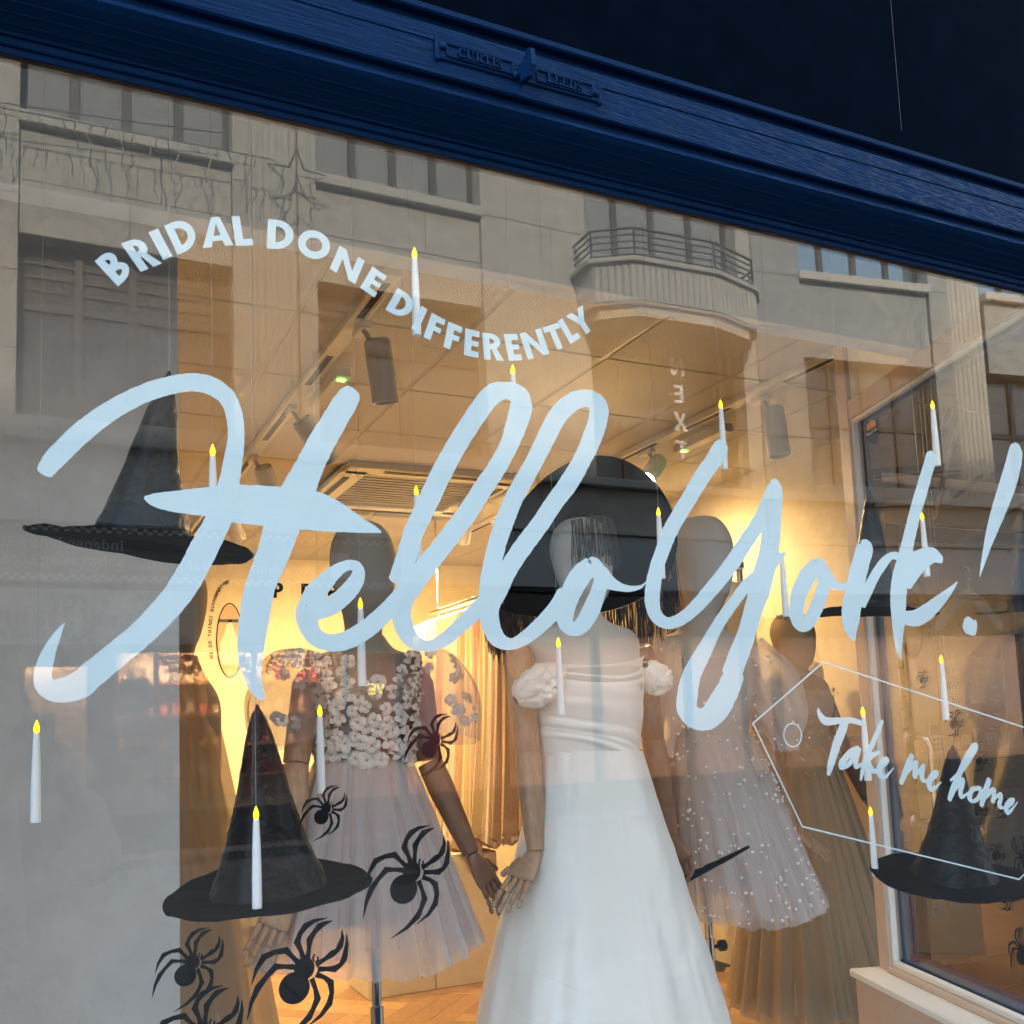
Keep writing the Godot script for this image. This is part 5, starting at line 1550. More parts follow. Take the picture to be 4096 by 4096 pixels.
	for k in 41:
		rim.append(Vector3(cos(TAU * k / 40) * 0.10, sin(TAU * k / 40) * 0.29, 0.008))
	var om := MB.new()
	om.slab(oval, 0, 0.007)
	obj("board", om, "gown_2", ov)
	var ri := MB.new()
	ri.tube(rim, PackedFloat32Array([0.004]), 6, false)
	obj("rim", ri, "vinyl_black", ov)
	var dr := MB.new()
	dr.slab(PackedVector2Array([Vector2(-0.07, -0.19), Vector2(0.07, -0.19), Vector2(0.078, -0.02), Vector2(0.05, 0.03), Vector2(0.012, 0.16), Vector2(0.0, 0.165), Vector2(-0.012, 0.16), Vector2(-0.05, 0.03), Vector2(-0.078, -0.02)]), 0.0072, 0.009)
	obj("printed_bodice", dr, "gown_1", ov)
	var st := MB.new()
	st.slab(PackedVector2Array([Vector2(-0.085, 0.14), Vector2(0.085, 0.14), Vector2(0.08, 0.165), Vector2(-0.08, 0.165)]), 0.0072, 0.009)
	obj("printed_band", st, "frame_dark", ov)
	var s := "WE DO THINGS DIFFERENTLY HERE"
	for k in s.length():
		if s[k] == " ":
			continue
		var a := lerpf(PI * 1.13, PI * 0.52, k / float(s.length() - 1))
		var o := letters("letter", s[k], 0.026, "Droid Sans", Vector3(cos(a) * 0.15, sin(a) * 0.42 + 0.04, 0.002), 0, "vinyl_black", ov, true, 0.003)
		o.rotation.z = a - PI / 2 + 0.0
	# bust on its shelf
	var sf := obj("wall_shelf", bb(3.50, 1.305, -2.52, 3.738, 1.325, -2.24, 0.003), "white_paint")
	tag(sf, "small white shelf carrying the cream bust", "shelf")
	var bu := thing("display_bust", "small cream display bust in a bow blouse behind the tag's top corner", "bust", Vector3(3.6, 1.3255, -2.38))
	var bm := MB.new()
	bm.loft([[0.0, 0, 0, 0.075, 0.05], [0.06, 0, 0, 0.08, 0.055], [0.15, 0, 0, 0.085, 0.05], [0.2, 0, 0, 0.06, 0.04], [0.225, 0, 0, 0.028, 0.028], [0.25, 0, 0, 0.026, 0.028]], 24, 3)
	obj("blouse", bm, "gown_3", bu)
	var bh := MB.new()
	bh.loft([[0.25, 0, 0, 0.024, 0.026], [0.275, 0, 0.008, 0.036, 0.045], [0.31, 0, 0.002, 0.047, 0.058], [0.35, 0, 0, 0.048, 0.058], [0.38, 0, -0.004, 0.033, 0.04], [0.392, 0, -0.004, 0.008, 0.01]], 24, 4)
	var bhd := obj("head", bh, "gown_1", bu)
	obj("nose", bx(Vector3(0, 0.305, 0.06), Vector3(0.01, 0.024, 0.014), 0.004, Basis(Vector3.RIGHT, -0.25)), "gown_1", bhd)
	for k in 2:
		obj("bow_loop", tb([Vector3(0, 0.205, 0.045), Vector3(0.03 * (1 - 2 * k), 0.22, 0.06), Vector3(0.05 * (1 - 2 * k), 0.2, 0.06), Vector3(0.025 * (1 - 2 * k), 0.19, 0.055)], [0.008, 0.014, 0.014, 0.008], 8), "gown_1", bu)
		obj("bow_tail", tb([Vector3(0, 0.2, 0.05), Vector3(0.015 * (1 - 2 * k), 0.15, 0.062), Vector3(0.02 * (1 - 2 * k), 0.08, 0.066)], [0.006, 0.01, 0.012], 8, 0.5), "gown_1", bu)

# ---------------------------------------------------------------- the cast plate on the front
func name_plate():
	var t := thing("name_plate", "cast CURTIS LEEDS name plate with lever, painted navy", "name plate", Vector3(0.754, 2.5757, 0.0785))
	t.scale = Vector3.ONE * 1.033
	obj("plate", bx(Vector3(0, 0, 0.0015), Vector3(0.306, 0.034, 0.004), 0.0015), "navy_paint", t)
	for q in [[-0.077, 0.118], [0.082, 0.108]]:
		var w: float = q[1] / 2
		var x: float = q[0]
		for k in 2:
			obj("raised_rim", bx(Vector3(x, 0.0105 - 0.021 * k, 0.0045), Vector3(2 * w, 0.0028, 0.004), 0.001), "navy_paint", t)
			obj("raised_rim", bx(Vector3(x - w + 2 * w * k, 0, 0.0045), Vector3(0.0028, 0.0182, 0.004), 0.001), "navy_paint", t)
	letters("lettering", "CURTIS", 0.0155, "Droid Serif", Vector3(-0.077, 0, 0.005), 0, "navy_paint", t, true, 0.0045)
	letters("lettering", "LEEDS", 0.0155, "Droid Serif", Vector3(0.082, 0, 0.005), 0, "navy_paint", t, true, 0.0045)
	var lv := MB.new()
	lv.slab(PackedVector2Array([Vector2(0, -0.02), Vector2(0.028, -0.024), Vector2(0.036, -0.008), Vector2(0.034, 0.022), Vector2(0.022, 0.026), Vector2(0.012, 0.01), Vector2(0, 0.012)]), -0.0045, 0.0045, Transform3D(Basis(Vector3.UP, -PI / 2 + 0.15), Vector3(0.0, 0, 0.002)))
	obj("lever", lv, "navy_paint", t)
	for q in [[-0.143, 0.004], [0.143, -0.002], [-0.012, -0.011], [0.016, 0.011]]:
		var m := MB.new()
		m.lathe([[0, 0.0], [0.0065, 0.0], [0.006, 0.003], [0.003, 0.0048], [0, 0.005]], 12, Vector3(q[0], q[1], 0.0034), Basis(Vector3.RIGHT, PI / 2))
		obj("screw", m, "navy_paint", t)
	for k in 2:
		obj("end_boss", bx(Vector3(-0.152 + 0.304 * k, 0, 0.003), Vector3(0.008, 0.042, 0.006), 0.002), "navy_paint", t)

# ---------------------------------------------------------------- across the street
# blocks of stone fill a rectangle in courses; z is the wall's front plane
func ashlar(p: Node3D, x0: float, x1: float, y0: float, y1: float, z: float, ch := 0.62, bw := 1.25, m := "stone"):
	var rows := maxi(1, roundi((y1 - y0) / ch))
	var h := (y1 - y0) / rows
	for i in rows:
		var n := maxi(1, roundi((x1 - x0) / bw))
		var cut := [x0]
		var w := (x1 - x0) / n
		for k in range(1, n):
			cut.append(x0 + w * (k + (0.0 if i % 2 == 0 else 0.5 if k < n - 1 or n < 2 else 0.3)))
		cut.append(x1)
		for k in cut.size() - 1:
			if cut[k + 1] - cut[k] < 0.1:
				continue
			obj("stone_block", bb(cut[k] + 0.003, y0 + i * h + 0.003, z + rng.randf() * 0.006, cut[k + 1] - 0.003, y0 + (i + 1) * h - 0.003, z + 0.3, 0.006), m, p)

func fluted(p: Node3D, x0: float, x1: float, y0: float, y1: float, z: float, n: int):
	var w := (x1 - x0) / n
	for k in n:
		obj("flute", tb([Vector3(x0 + w * (k + 0.5), y0, z), Vector3(x0 + w * (k + 0.5), y1, z)], [w * 0.46, w * 0.46], 14, 0.8), "stone_light", p)

func fwindow(p: Node3D, x0: float, x1: float, y0: float, y1: float, z: float, bars: Array, transom: float, louvres: bool, glass: String, frame: String, low_glass := ""):
	var w := Node3D.new()
	w.name = "window"
	p.add_child(w, true)
	var edges := [x0] + bars + [x1]
	obj("frame", bb(x0, y0, z, x0 + 0.07, y1, z + 0.06, 0.004), frame, w)
	obj("frame", bb(x1 - 0.07, y0, z, x1, y1, z + 0.06, 0.004), frame, w)
	obj("frame", bb(x0 + 0.071, y1 - 0.07, z, x1 - 0.071, y1, z + 0.06, 0.004), frame, w)
	obj("frame", bb(x0 + 0.071, y0, z, x1 - 0.071, y0 + 0.07, z + 0.06, 0.004), frame, w)
	for b in bars:
		obj("mullion", bb(b - 0.055, y0 + 0.071, z - 0.01, b + 0.055, y1 - 0.071, z + 0.06, 0.004), frame, w)
	for k in edges.size() - 1:
		var a: float = edges[k] + 0.06
		var b: float = edges[k + 1] - 0.06
		if transom > 0:
			obj("transom", bb(a, transom - 0.05, z, b, transom + 0.05, z + 0.055, 0.004), frame, w)
			obj("pane", bb(a, transom + 0.05, z + 0.03 + rng.randf() * 0.004, b, y1 - 0.06, z + 0.04), glass, w)
			obj("pane", bb(a, y0 + 0.06, z + 0.03 + rng.randf() * 0.004, b, transom - 0.05, z + 0.04), low_glass if low_glass else glass, w)
			if louvres:
				for i in 3:
					var y := lerpf(transom + 0.05, y1 - 0.07, (i + 1) / 4.0)
					obj("glazing_bar", bb(a, y - 0.014, z + 0.005, b, y + 0.014, z + 0.028), frame, w)
		else:
			obj("pane", bb(a, y0 + 0.06, z + 0.03 + rng.randf() * 0.004, b, y1 - 0.06, z + 0.04), glass, w)

func facade():
	var z := 11.5
	var t := thing("stone_building", "pale stone building across the street with fluted pilasters and balcony", "building")
	obj("core", bb(-7, 0, 12.6, 11.25, 13.2, 18), "stone", t)
	var bays := [[-3.9, -1.35], [-0.2, 2.39], [3.55, 6.1], [7.95, 11.0]]
	# spandrels, sills and windows of each bay
	for k in 4:
		var a: float = bays[k][0]
		var b: float = bays[k][1]
		var w := b - a
		var bars := [a + w * 0.245, a + w * 0.49, a + w * 0.745]
		var big := k == 3
		if not big:
			ashlar(t, a, b, 7.75, 9.16, z + 0.06, 0.7, 1.3)
			obj("sill", bb(a - 0.02, 9.17, z - 0.05, b + 0.02, 9.33, z + 0.36, 0.012), "stone_light", t)
			fwindow(t, a, b, 5.41, 7.74, z + 0.30, [a + w * 0.27, a + w * 0.52], 6.92, true, "window_obscure", "frame_brown", "window_obscure")
			obj("sill", bb(a - 0.02, 5.24, z - 0.08, b + 0.02, 5.40, z + 0.36, 0.012), "stone_light", t)
		else:
			ashlar(t, a, b, 7.75, 9.0, z + 0.06, 0.7, 1.3)
			obj("recess_back", bb(a, 5.25, z + 0.9, b, 7.74, z + 0.95), "stone", t)
			fwindow(t, a + 0.1, b - 0.1, 5.3, 7.7, z + 0.7, [a + 1.0, a + 2.0], 6.9, false, "window_glass", "frame_brown")
		fwindow(t, a, b, 9.35 if not big else 9.02, 11.6, z + 0.30, bars, 0.0, false, "window_film", "frame_brown")
		ashlar(t, a, b, 11.62, 13.2, z + 0.06, 0.8, 1.3)
	for q in [[-7, -3.9], [-1.35, -0.2], [2.39, 3.55], [6.1, 7.95], [11.0, 11.32]]:
		if q[1] - q[0] < 1.5 and q[0] > -2 and q[1] < 7:
			ashlar(t, q[0], q[0] + 0.26, 5.25, 13.2, z, 0.95, 1.0)
			ashlar(t, q[1] - 0.26, q[1], 5.25, 13.2, z, 0.95, 1.0)
			fluted(t, q[0] + 0.265, q[1] - 0.265, 5.25, 13.2, z + 0.10, 7)
			obj("pilaster_back", bb(q[0] + 0.262, 5.25, z + 0.09, q[1] - 0.262, 13.2, z + 0.4), "stone", t)
		else:
			ashlar(t, q[0], q[1], 5.25, 13.2, z, 0.95, 1.0)
	# bands above the shops
	obj("ledge", bb(-7, 5.10, z - 0.12, 11.3, 5.235, z + 0.3, 0.012), "stone_light", t)
	ashlar(t, -7, 11.3, 4.42, 5.09, z + 0.02, 0.67, 1.9)
	obj("ledge", bb(-7, 4.32, z - 0.14, 11.3, 4.41, z + 0.3, 0.012), "stone_light", t)
	# balcony
	var plan := PackedVector2Array([Vector2(7.72, 11.6), Vector2(7.72, 10.98), Vector2(8.28, 10.62), Vector2(9.75, 10.55), Vector2(10.72, 10.82), Vector2(11.02, 11.15), Vector2(11.02, 11.6)])
	var flat := Transform3D(Basis(Vector3.RIGHT, Vector3(0, 0, 1), Vector3(0, -1, 0)), Vector3())
	var bm := MB.new()
	bm.slab(plan, -8.45, -7.80, flat)
	obj("balcony_slab", bm, "stone_light", t)
	var inner := PackedVector2Array()
	for v in plan:
		inner.append(Vector2(9.35, 11.6) + (v - Vector2(9.35, 11.6)) * 1.06)
	bm = MB.new()
	bm.slab(inner, -8.52, -8.451, flat)
	obj("balcony_coping", bm, "stone", t)
	bm = MB.new()
	for k in plan.size():
		inner[k] = Vector2(9.35, 11.6) + (plan[k] - Vector2(9.35, 11.6)) * 0.94
	bm.slab(inner, -7.799, -7.62, flat)
	obj("balcony_underside", bm, "stone", t)
	for k in range(1, 5):
		var a := plan[k]
		var b := plan[k + 1]
		var n := int((b - a).length() / 0.11)
		for i in n:
			var p := a.lerp(b, (i + 0.5) / n)
			obj("balcony_flute", tb([Vector3(p.x, 7.84, p.y), Vector3(p.x, 8.40, p.y)], [0.044, 0.044], 8), "stone_light", t)
	for k in range(0, 6):
		var a := plan[k]
		var b := plan[k + 1]
		for i in 5:
			var y := 8.58 + i * 0.105
			obj("rail_bar", tb([Vector3(a.x, y, a.y), Vector3(b.x, y, b.y)], [0.014 if i < 4 else 0.022], 8), "iron", t)
		var n := maxi(1, int((b - a).length() / 0.75))
		for i in n + 1:
			var p := a.lerp(b, i / float(n))
			obj("rail_post", tb([Vector3(p.x, 8.52, p.y), Vector3(p.x, 9.0, p.y)], [0.018], 8), "iron", t)
			if i < n and n > 1:
				var m := a.lerp(b, (i + 0.15) / float(n))
				var d := (b - a).normalized()
				var pts := []
				for j in 17:
					pts.append(Vector3(m.x + d.x * 0.09 * cos(TAU * j / 16), 8.76 + 0.13 * sin(TAU * j / 16), m.y + d.y * 0.09 * cos(TAU * j / 16)))
				obj("rail_ring", tb(pts, [0.012], 6), "iron", t)
	# raised letters hung one above the other under the balcony
	# strings of icicle lights and a star outline hung before the front
	var ic := thing("icicle_lights", "wire with dangling unlit icicle lights across the upper left front", "string lights", Vector3(0, 0, 11.2))
	var wires := [[Vector3(-1.2, 9.12, 0), Vector3(1.0, 9.30, 0), Vector3(2.2, 9.42, 0)], [Vector3(-1.2, 9.10, 0), Vector3(0.6, 9.15, 0), Vector3(2.9, 9.2, 0)]]
	for w in wires:
		obj("wire", tb(w, [0.008], 5), "iron", ic)
	for k in 34:
		var p := Vector3(-1.0 + k * 0.125 + rng.randf() * 0.05, 9.16, 0)
		var pts := [p]
		var n := rng.randi_range(2, 5)
		for i in n:
			pts.append(pts[i] + Vector3(rng.randf_range(-0.06, 0.06), rng.randf_range(-0.16, -0.06), 0))
		obj("icicle", tb(pts, [0.009, 0.007], 5), "iron" if k % 3 else "sign_pale", ic)
	var sr := thing("star_outline", "wire star outline hung before the first fluted pilaster", "star", Vector3(3.2, 9.0, 11.2))
	var sp := []
	for k in 11:
		var rr := 0.42 if k % 2 == 0 else 0.18
		sp.append(Vector3(rr * sin(TAU * k / 10), rr * cos(TAU * k / 10), 0))
	obj("star_frame", tb(sp, [0.014], 6), "iron", sr)
	obj("hanging_wire", tb([Vector3(0, 0.42, 0), Vector3(0.1, 3.0, 0.2)], [0.006], 5), "iron", sr)
	var nx := thing("next_sign", "white capitals NEXT hung one above the other, mirrored in the glass", "sign", Vector3(9.52, 7.2, 11.42))
	obj("backing", bb(-0.2, -1.75, 0.0, 0.2, 0.25, 0.05, 0.01), "frame_dark", nx)
	for k in 4:
		letters("letter", "NEXT"[k], 0.3, "Droid Sans", Vector3(0, 0.0 - 0.47 * k, -0.03), PI, "sign_white", nx, true, 0.03)
	# the right part turns towards us
	var r := thing("curved_building", "pale stone building turning the corner at the right of the reflection", "building", Vector3(11.33, 0, z))
	r.rotation.y = deg_to_rad(8.5)
	obj("core", bb(0.02, 0, 1.1, 12, 13.2, 6), "stone_grey", r)
	for q in [[0.0, 0.95], [3.75, 5.05], [7.8, 9.0]]:
		ashlar(r, q[0], q[1] - 0.85 if q[0] > 1 else q[1], 5.25, 13.2, 0.0, 0.95, 1.0, "stone_grey")
		if q[0] > 1:
			fluted(r, q[1] - 0.84, q[1] - 0.06, 5.25, 13.2, 0.1, 7)
			obj("pilaster_back", bb(q[1] - 0.845, 5.25, 0.09, q[1] - 0.055, 13.2, 0.4), "stone_grey", r)
			ashlar(r, q[1] - 0.05, q[1], 5.25, 13.2, 0.0, 0.95, 1.0, "stone_grey")
	for q in [[0.96, 3.74], [5.06, 7.79]]:
		var a: float = q[0]
		var b: float = q[1]
		var w := b - a
		ashlar(r, a, b, 7.75, 9.16, 0.06, 1.4, 3.0, "stone_grey")
		obj("sill", bb(a - 0.02, 9.17, -0.05, b + 0.02, 9.33, 0.36, 0.012), "stone_light", r)
		obj("sill", bb(a - 0.02, 5.24, -0.08, b + 0.02, 5.40, 0.36, 0.012), "stone_light", r)
		fwindow(r, a, b, 5.41, 7.74, 0.3, [a + w * 0.25, a + w * 0.5, a + w * 0.75], 6.6, false, "window_glass", "frame_brown" if a < 2 else "frame_dark")
		fwindow(r, a, b, 9.35, 11.6, 0.3, [a + w * 0.24, a + w * 0.5, a + w * 0.76], 0.0, false, "window_sky", "frame_brown")
		ashlar(r, a, b, 11.62, 13.2, 0.06, 0.8, 1.3)
	obj("ledge", bb(0, 5.10, -0.12, 12, 5.235, 0.3, 0.012), "stone_light", r)
	ashlar(r, 0, 12, 4.42, 5.09, 0.02, 0.67, 1.9, "stone_grey")
	obj("ledge", bb(0, 4.32, -0.14, 12, 4.41, 0.3, 0.012), "stone_light", r)
	var s2 := thing("shopfront", "pale fascia over dark shop windows at the right of the street", "shopfront", Vector3(11.33, 0, z))
	s2.rotation.y = deg_to_rad(8.5)
	shop_across(s2, 0.0, 12.0, 0.0, [0.0, 2.6, 5.2, 7.8, 10.4, 12.0], 3)
	var s1 := thing("shopfront", "pale fascia shopfront with pink display and yellow neon, mid street", "shopfront", Vector3(0, 0, z))
	shop_across(s1, 4.62, 11.3, 0.0, [4.62, 6.2, 7.8, 9.5, 11.3], 2)
	craft_shop()

func shop_across(t: Node3D, x0: float, x1: float, z: float, at: Array, kind: int):
	obj("fascia", bb(x0, 3.47, z - 0.10, x1, 4.31, z + 0.2, 0.01), "sign_pale", t)
	obj("fascia_rail", bb(x0, 3.40, z - 0.06, x1, 3.465, z + 0.2, 0.006), "frame_dark", t)
	obj("blind_box", bb(x0, 2.75, z - 0.02, x1, 3.395, z + 0.2, 0.006), "frame_brown", t)
	obj("stall_riser", bb(x0, 0.0, z, x1, 0.55, z + 0.2, 0.006), "frame_brown", t)
	for a in at:
		obj("mullion", bb(a - 0.06, 0.551, z + 0.02, a + 0.06, 2.749, z + 0.14, 0.006), "frame_brown", t)
	for k in at.size() - 1:
		obj("pane", bb(at[k] + 0.061, 0.551, z + 0.07, at[k + 1] - 0.061, 2.749, z + 0.076), "glass", t)
	obj("interior_wall", bb(x0 + 0.01, 0.0, z + 1.0, x1 - 0.01, 3.2, z + 1.06), "warm_wall", t)
	obj("interior_floor", bb(x0 + 0.01, 0.0, z + 0.21, x1 - 0.01, 0.5, z + 0.99), "warm_wall", t)
	obj("interior_ceiling", bb(x0 + 0.01, 2.85, z + 0.21, x1 - 0.01, 2.9, z + 0.99), "warm_wall", t)
	obj("light_panel", bb(x0 + 0.3, 2.82, z + 0.2, x1 - 0.3, 2.849, z + 0.32), "shop_light_panel", t)
	var al := AreaLight3D.new()
	al.name = "panel_light"
	al.area_size = Vector2(x1 - x0 - 0.6, 0.12)
	al.light_color = Color(1.0, 0.84, 0.66)
	al.light_energy = 4.0
	al.area_range = 8
	al.area_attenuation = 2
	al.shadow_enabled = true
	t.add_child(al, true)
	al.position = Vector3((x0 + x1) / 2, 2.814, z + 0.26)
	al.rotation.x = -PI / 2

func dstring(p: Node3D, s: String, size: float, at: Vector3, m: String, bold := false):
	var o := letters("lettering", s, size, "Droid Serif", at, PI, m, p, bold, 0.01)
	o.mesh.horizontal_alignment = HORIZONTAL_ALIGNMENT_LEFT
	return o

func craft_shop():
	var z := 11.5
	var t := thing("shopfront", "grey craft shop with checkered sign and lit windows, mirrored at left", "shopfront", Vector3(0, 0, z))
	obj("fascia", bb(-5, 3.36, -0.10, 4.55, 4.08, 0.3, 0.006), "sign_grey", t)
	obj("fascia_top", bb(-5, 4.085, -0.16, 4.6, 4.315, 0.3, 0.01), "sign_pale", t)
	obj("lower_board", bb(-5, 2.62, -0.04, 1.9, 3.29, 0.3, 0.006), "sign_pale", t)
	obj("lower_board", bb(1.91, 2.62, -0.04, 4.6, 3.29, 0.3, 0.006), "frame_brown", t)
	obj("board_gap", bb(-5, 3.295, 0.0, 4.6, 3.355, 0.3), "frame_dark", t)
	var ck := MB.new()
	for row in 2:
		for k in 320:
			var x := -4.98 + k * 0.0595 * 0.5 * 2
			if x > 4.5:
				break
			for i in 2:
				var on := (k + i) % 2 == 0
				if on:
					ck.box(Vector3(x, (3.405 if row == 0 else 4.0) + i * 0.038, -0.102), Vector3(0.058, 0.037, 0.004))
	stuff(obj("checker_border", ck, "sign_white", t))
	dstring(t, "Independently Run Studio", 0.118, Vector3(1.025, 3.83, -0.106), "sign_white")
	dstring(t, "Showcasing Local Artists", 0.118, Vector3(1.025, 3.63, -0.106), "sign_white")
	dstring(t, "www.fabricationcrafts.co.uk", 0.115, Vector3(3.40, 3.61, -0.106), "sign_white")
	var card := obj("notice_card", bb(3.62, 3.50, -0.112, 3.88, 3.85, -0.1005), "sign_white", t)
	# the round gingham badge with its F
	var lg := MB.new()
	var lh := MB.new()
	for i in range(-5, 6):
		for j in range(-5, 6):
			var v := Vector2(i, j) * 0.052
			if v.length() > 0.275:
				continue
			if (i + j) % 2 == 0 or i % 2 == 0:
				(lg if (i % 2 == 0 and j % 2 == 0) else lh).box(Vector3(0.47 + v.x, 2.93 + v.y, -0.043), Vector3(0.051, 0.051, 0.004))
	stuff(obj("gingham_badge", lg, "gingham_b", t))
	stuff(obj("gingham_badge", lh, "gingham_a", t))
	dstring(t, "F", 0.36, Vector3(0.60, 2.92, -0.05), "sign_pale", true)
	dstring(t, "abrication", 0.21, Vector3(0.17, 2.95, -0.044), "gingham_a", true)
	dstring(t, "Local Artists", 0.10, Vector3(0.17, 2.73, -0.044), "gingham_a", true)
	# frames, panes, interior
	for q in [[-5.0, -1.6], [-1.6, -0.06], [0.62, 0.91]]:
		obj("pillar", bb(q[0], 0.0, -0.02, q[1], 2.615, 0.25, 0.006), "frame_brown", t)
	obj("transom", bb(-0.059, 2.36, 0.0, 0.619, 2.615, 0.2, 0.006), "frame_brown", t)
	obj("window_head", bb(0.911, 2.53, 0.0, 4.6, 2.615, 0.2, 0.006), "frame_brown", t)
	obj("stall_riser", bb(0.911, 0.0, -0.02, 4.6, 0.55, 0.25, 0.006), "frame_brown", t)
	for x in [0.94, 1.41, 2.62, 3.85, 4.57]:
		obj("mullion", bb(x - 0.025, 0.551, 0.02, x + 0.025, 2.529, 0.12, 0.004), "poster_grey", t)
	for q in [[0.966, 1.384], [1.436, 2.594], [2.646, 3.824], [3.876, 4.544]]:
		obj("pane", bb(q[0], 0.551, 0.06, q[1], 2.529, 0.066), "glass", t)
	obj("door_pane", bb(-0.059, 0.1, 0.06, 0.619, 2.359, 0.066), "glass", t)
	obj("interior_wall", bb(-2, 0.0, 2.4, 5, 3.2, 2.5), "warm_wall", t)
	obj("interior_wall", bb(-2, 0.0, 0.26, -1.9, 3.2, 2.4), "warm_wall", t)
	obj("interior_wall", bb(4.9, 0.0, 0.26, 5.0, 3.2, 2.4), "warm_wall", t)
	obj("interior_floor", bb(-2, -0.05, 0.26, 5, 0.02, 2.4), "oak_0", t)
	obj("interior_ceiling", bb(-2, 2.75, 0.26, 5, 2.85, 2.4), "warm_wall", t)
	obj("light_panel", bb(-0.1, 2.72, 0.9, 0.5, 2.7495, 1.5), "shop_light_panel", t)
	obj("light_panel", bb(1.2, 2.72, 0.6, 3.9, 2.7495, 0.75), "shop_light_panel", t)
	for q in [[0.2, 2.715, 1.2, 0.6, 0.6, 4.5], [2.55, 2.715, 0.675, 2.7, 0.15, 6.0]]:
		var al := AreaLight3D.new()
		al.name = "panel_light"
		al.area_size = Vector2(q[3], q[4])
		al.light_color = Color(1.0, 0.80, 0.60)
		al.light_energy = q[5]
		al.area_range = 8
		al.area_attenuation = 2
		al.shadow_enabled = true
		t.add_child(al, true)
		al.position = Vector3(q[0], q[1], q[2])
		al.rotation.x = -PI / 2
	# posters, shelves with goods, the dried flower garland, pink card, neon
	for q in [[1.0, 1.75, 1.33, 2.2], [1.02, 1.45, 1.25, 1.72], [0.98, 0.98, 1.25, 1.14]]:
		obj("poster", bb(q[0], q[1], 0.068, q[2], q[3], 0.072), "poster_grey", t)
	for i in 4:
		obj("shelf", bb(1.0, 0.9 + 0.42 * i, 0.9, 3.8, 0.93 + 0.42 * i, 1.2), "arm_wood", t)
		for k in 16:
			var w := 0.05 + rng.randf() * 0.07
			var h := 0.08 + rng.randf() * 0.2
			obj("goods", bx(Vector3(1.1 + k * 0.17, 0.931 + 0.42 * i + h / 2, 1.05), Vector3(w, h, 0.06 + 0.1 * rng.randf()), 0.01), ["gown_1", "gown_4", "poster_grey", "frame_dark", "gown_2", "pink_card"][rng.randi_range(0, 5)], t)
	obj("table", bb(-0.6, 0.0, 1.5, 0.5, 0.8, 2.1), "arm_wood", t)
	for k in 12:
		var h := 0.1 + rng.randf() * 0.35
		obj("goods", bx(Vector3(-0.5 + k * 0.085, 0.80 + h / 2, 1.6 + rng.randf() * 0.3), Vector3(0.07, h, 0.08), 0.01), ["gown_0", "gown_4", "frame_dark", "gown_2"][rng.randi_range(0, 3)], t)
	obj("picture", bb(0.0, 1.65, 2.36, 0.5, 1.95, 2.399), "frame_dark", t)
	var fl := MB.new()
	for k in 700:
		var x := rng.randf_range(1.45, 3.75)
		var y := 2.5 - 0.9 * pow(rng.randf(), 1.6) * (0.25 + 0.75 * smoothstep(2.4, 3.2, x))
		fl.box(Vector3(x, y, 0.25 + rng.randf() * 0.2), Vector3(0.012, 0.05, 0.02) * (0.7 + rng.randf()), Basis(Vector3(rng.randf() - 0.5, rng.randf() - 0.5, rng.randf() - 0.5).normalized(), rng.randf() * 6), 0.0)
	stuff(obj("dried_flowers", fl, "dried_flower", t))
	var pk := thing("pink_banner", "deep pink display banner in the shop window across the street", "banner", Vector3(4.98, 1.72, 11.85))
	obj("cloth", bx(Vector3(0, 0, 0), Vector3(0.74, 1.5, 0.01), 0.003), "pink_card", pk)
	obj("batten", bx(Vector3(0, 0.76, 0.0), Vector3(0.78, 0.02, 0.02), 0.004), "frame_brown", pk)
	var ne := thing("neon_sign", "yellow neon letters VE glowing in the window across the street", "neon sign", Vector3(4.33, 2.02, 11.75))
	ne.scale = Vector3.ONE * 0.72
	obj("neon_letter", tb([Vector3(0.16, 0.09, 0), Vector3(0.1, -0.09, 0), Vector3(0.04, 0.09, 0)], [0.016], 8), "neon_tube", ne)
	obj("neon_letter", tb([Vector3(-0.14, 0.09, 0), Vector3(-0.02, 0.09, 0), Vector3(-0.02, -0.09, 0), Vector3(-0.14, -0.09, 0)], [0.016], 8), "neon_tube", ne)
	obj("neon_letter", tb([Vector3(-0.02, 0.0, 0), Vector3(-0.12, 0.0, 0)], [0.016], 8), "neon_tube", ne)

func street():
	struct("road", bb(-60, -0.5, -40, 70, -0.012, 60), "paving_joint")
	var g: Node3D = get_node("road")
	var sl := []
	for k in 3:
		sl.append(bx(Vector3(), Vector3(0.892, 0.05, 0.592), 0.004).done())
	for i in range(-3, 4):
		for j in 17:
			var o := obj("paving_slab", sl[0], "paving", g)
			o.position = Vector3(i * 0.9 + (0.45 if j % 2 else 0.0), -0.026 + rng.randf() * 0.003, 0.6 + j * 0.6)
			o.rotation.y = PI if rng.randf() > 0.5 else 0.0
	obj("kerb", bb(-8, -0.02, 10.75, 12, 0.09, 10.9, 0.01), "paving", g)
	obj("paving", bb(-40, -0.4, 10.91, 40, 0.08, 18), "paving", g)

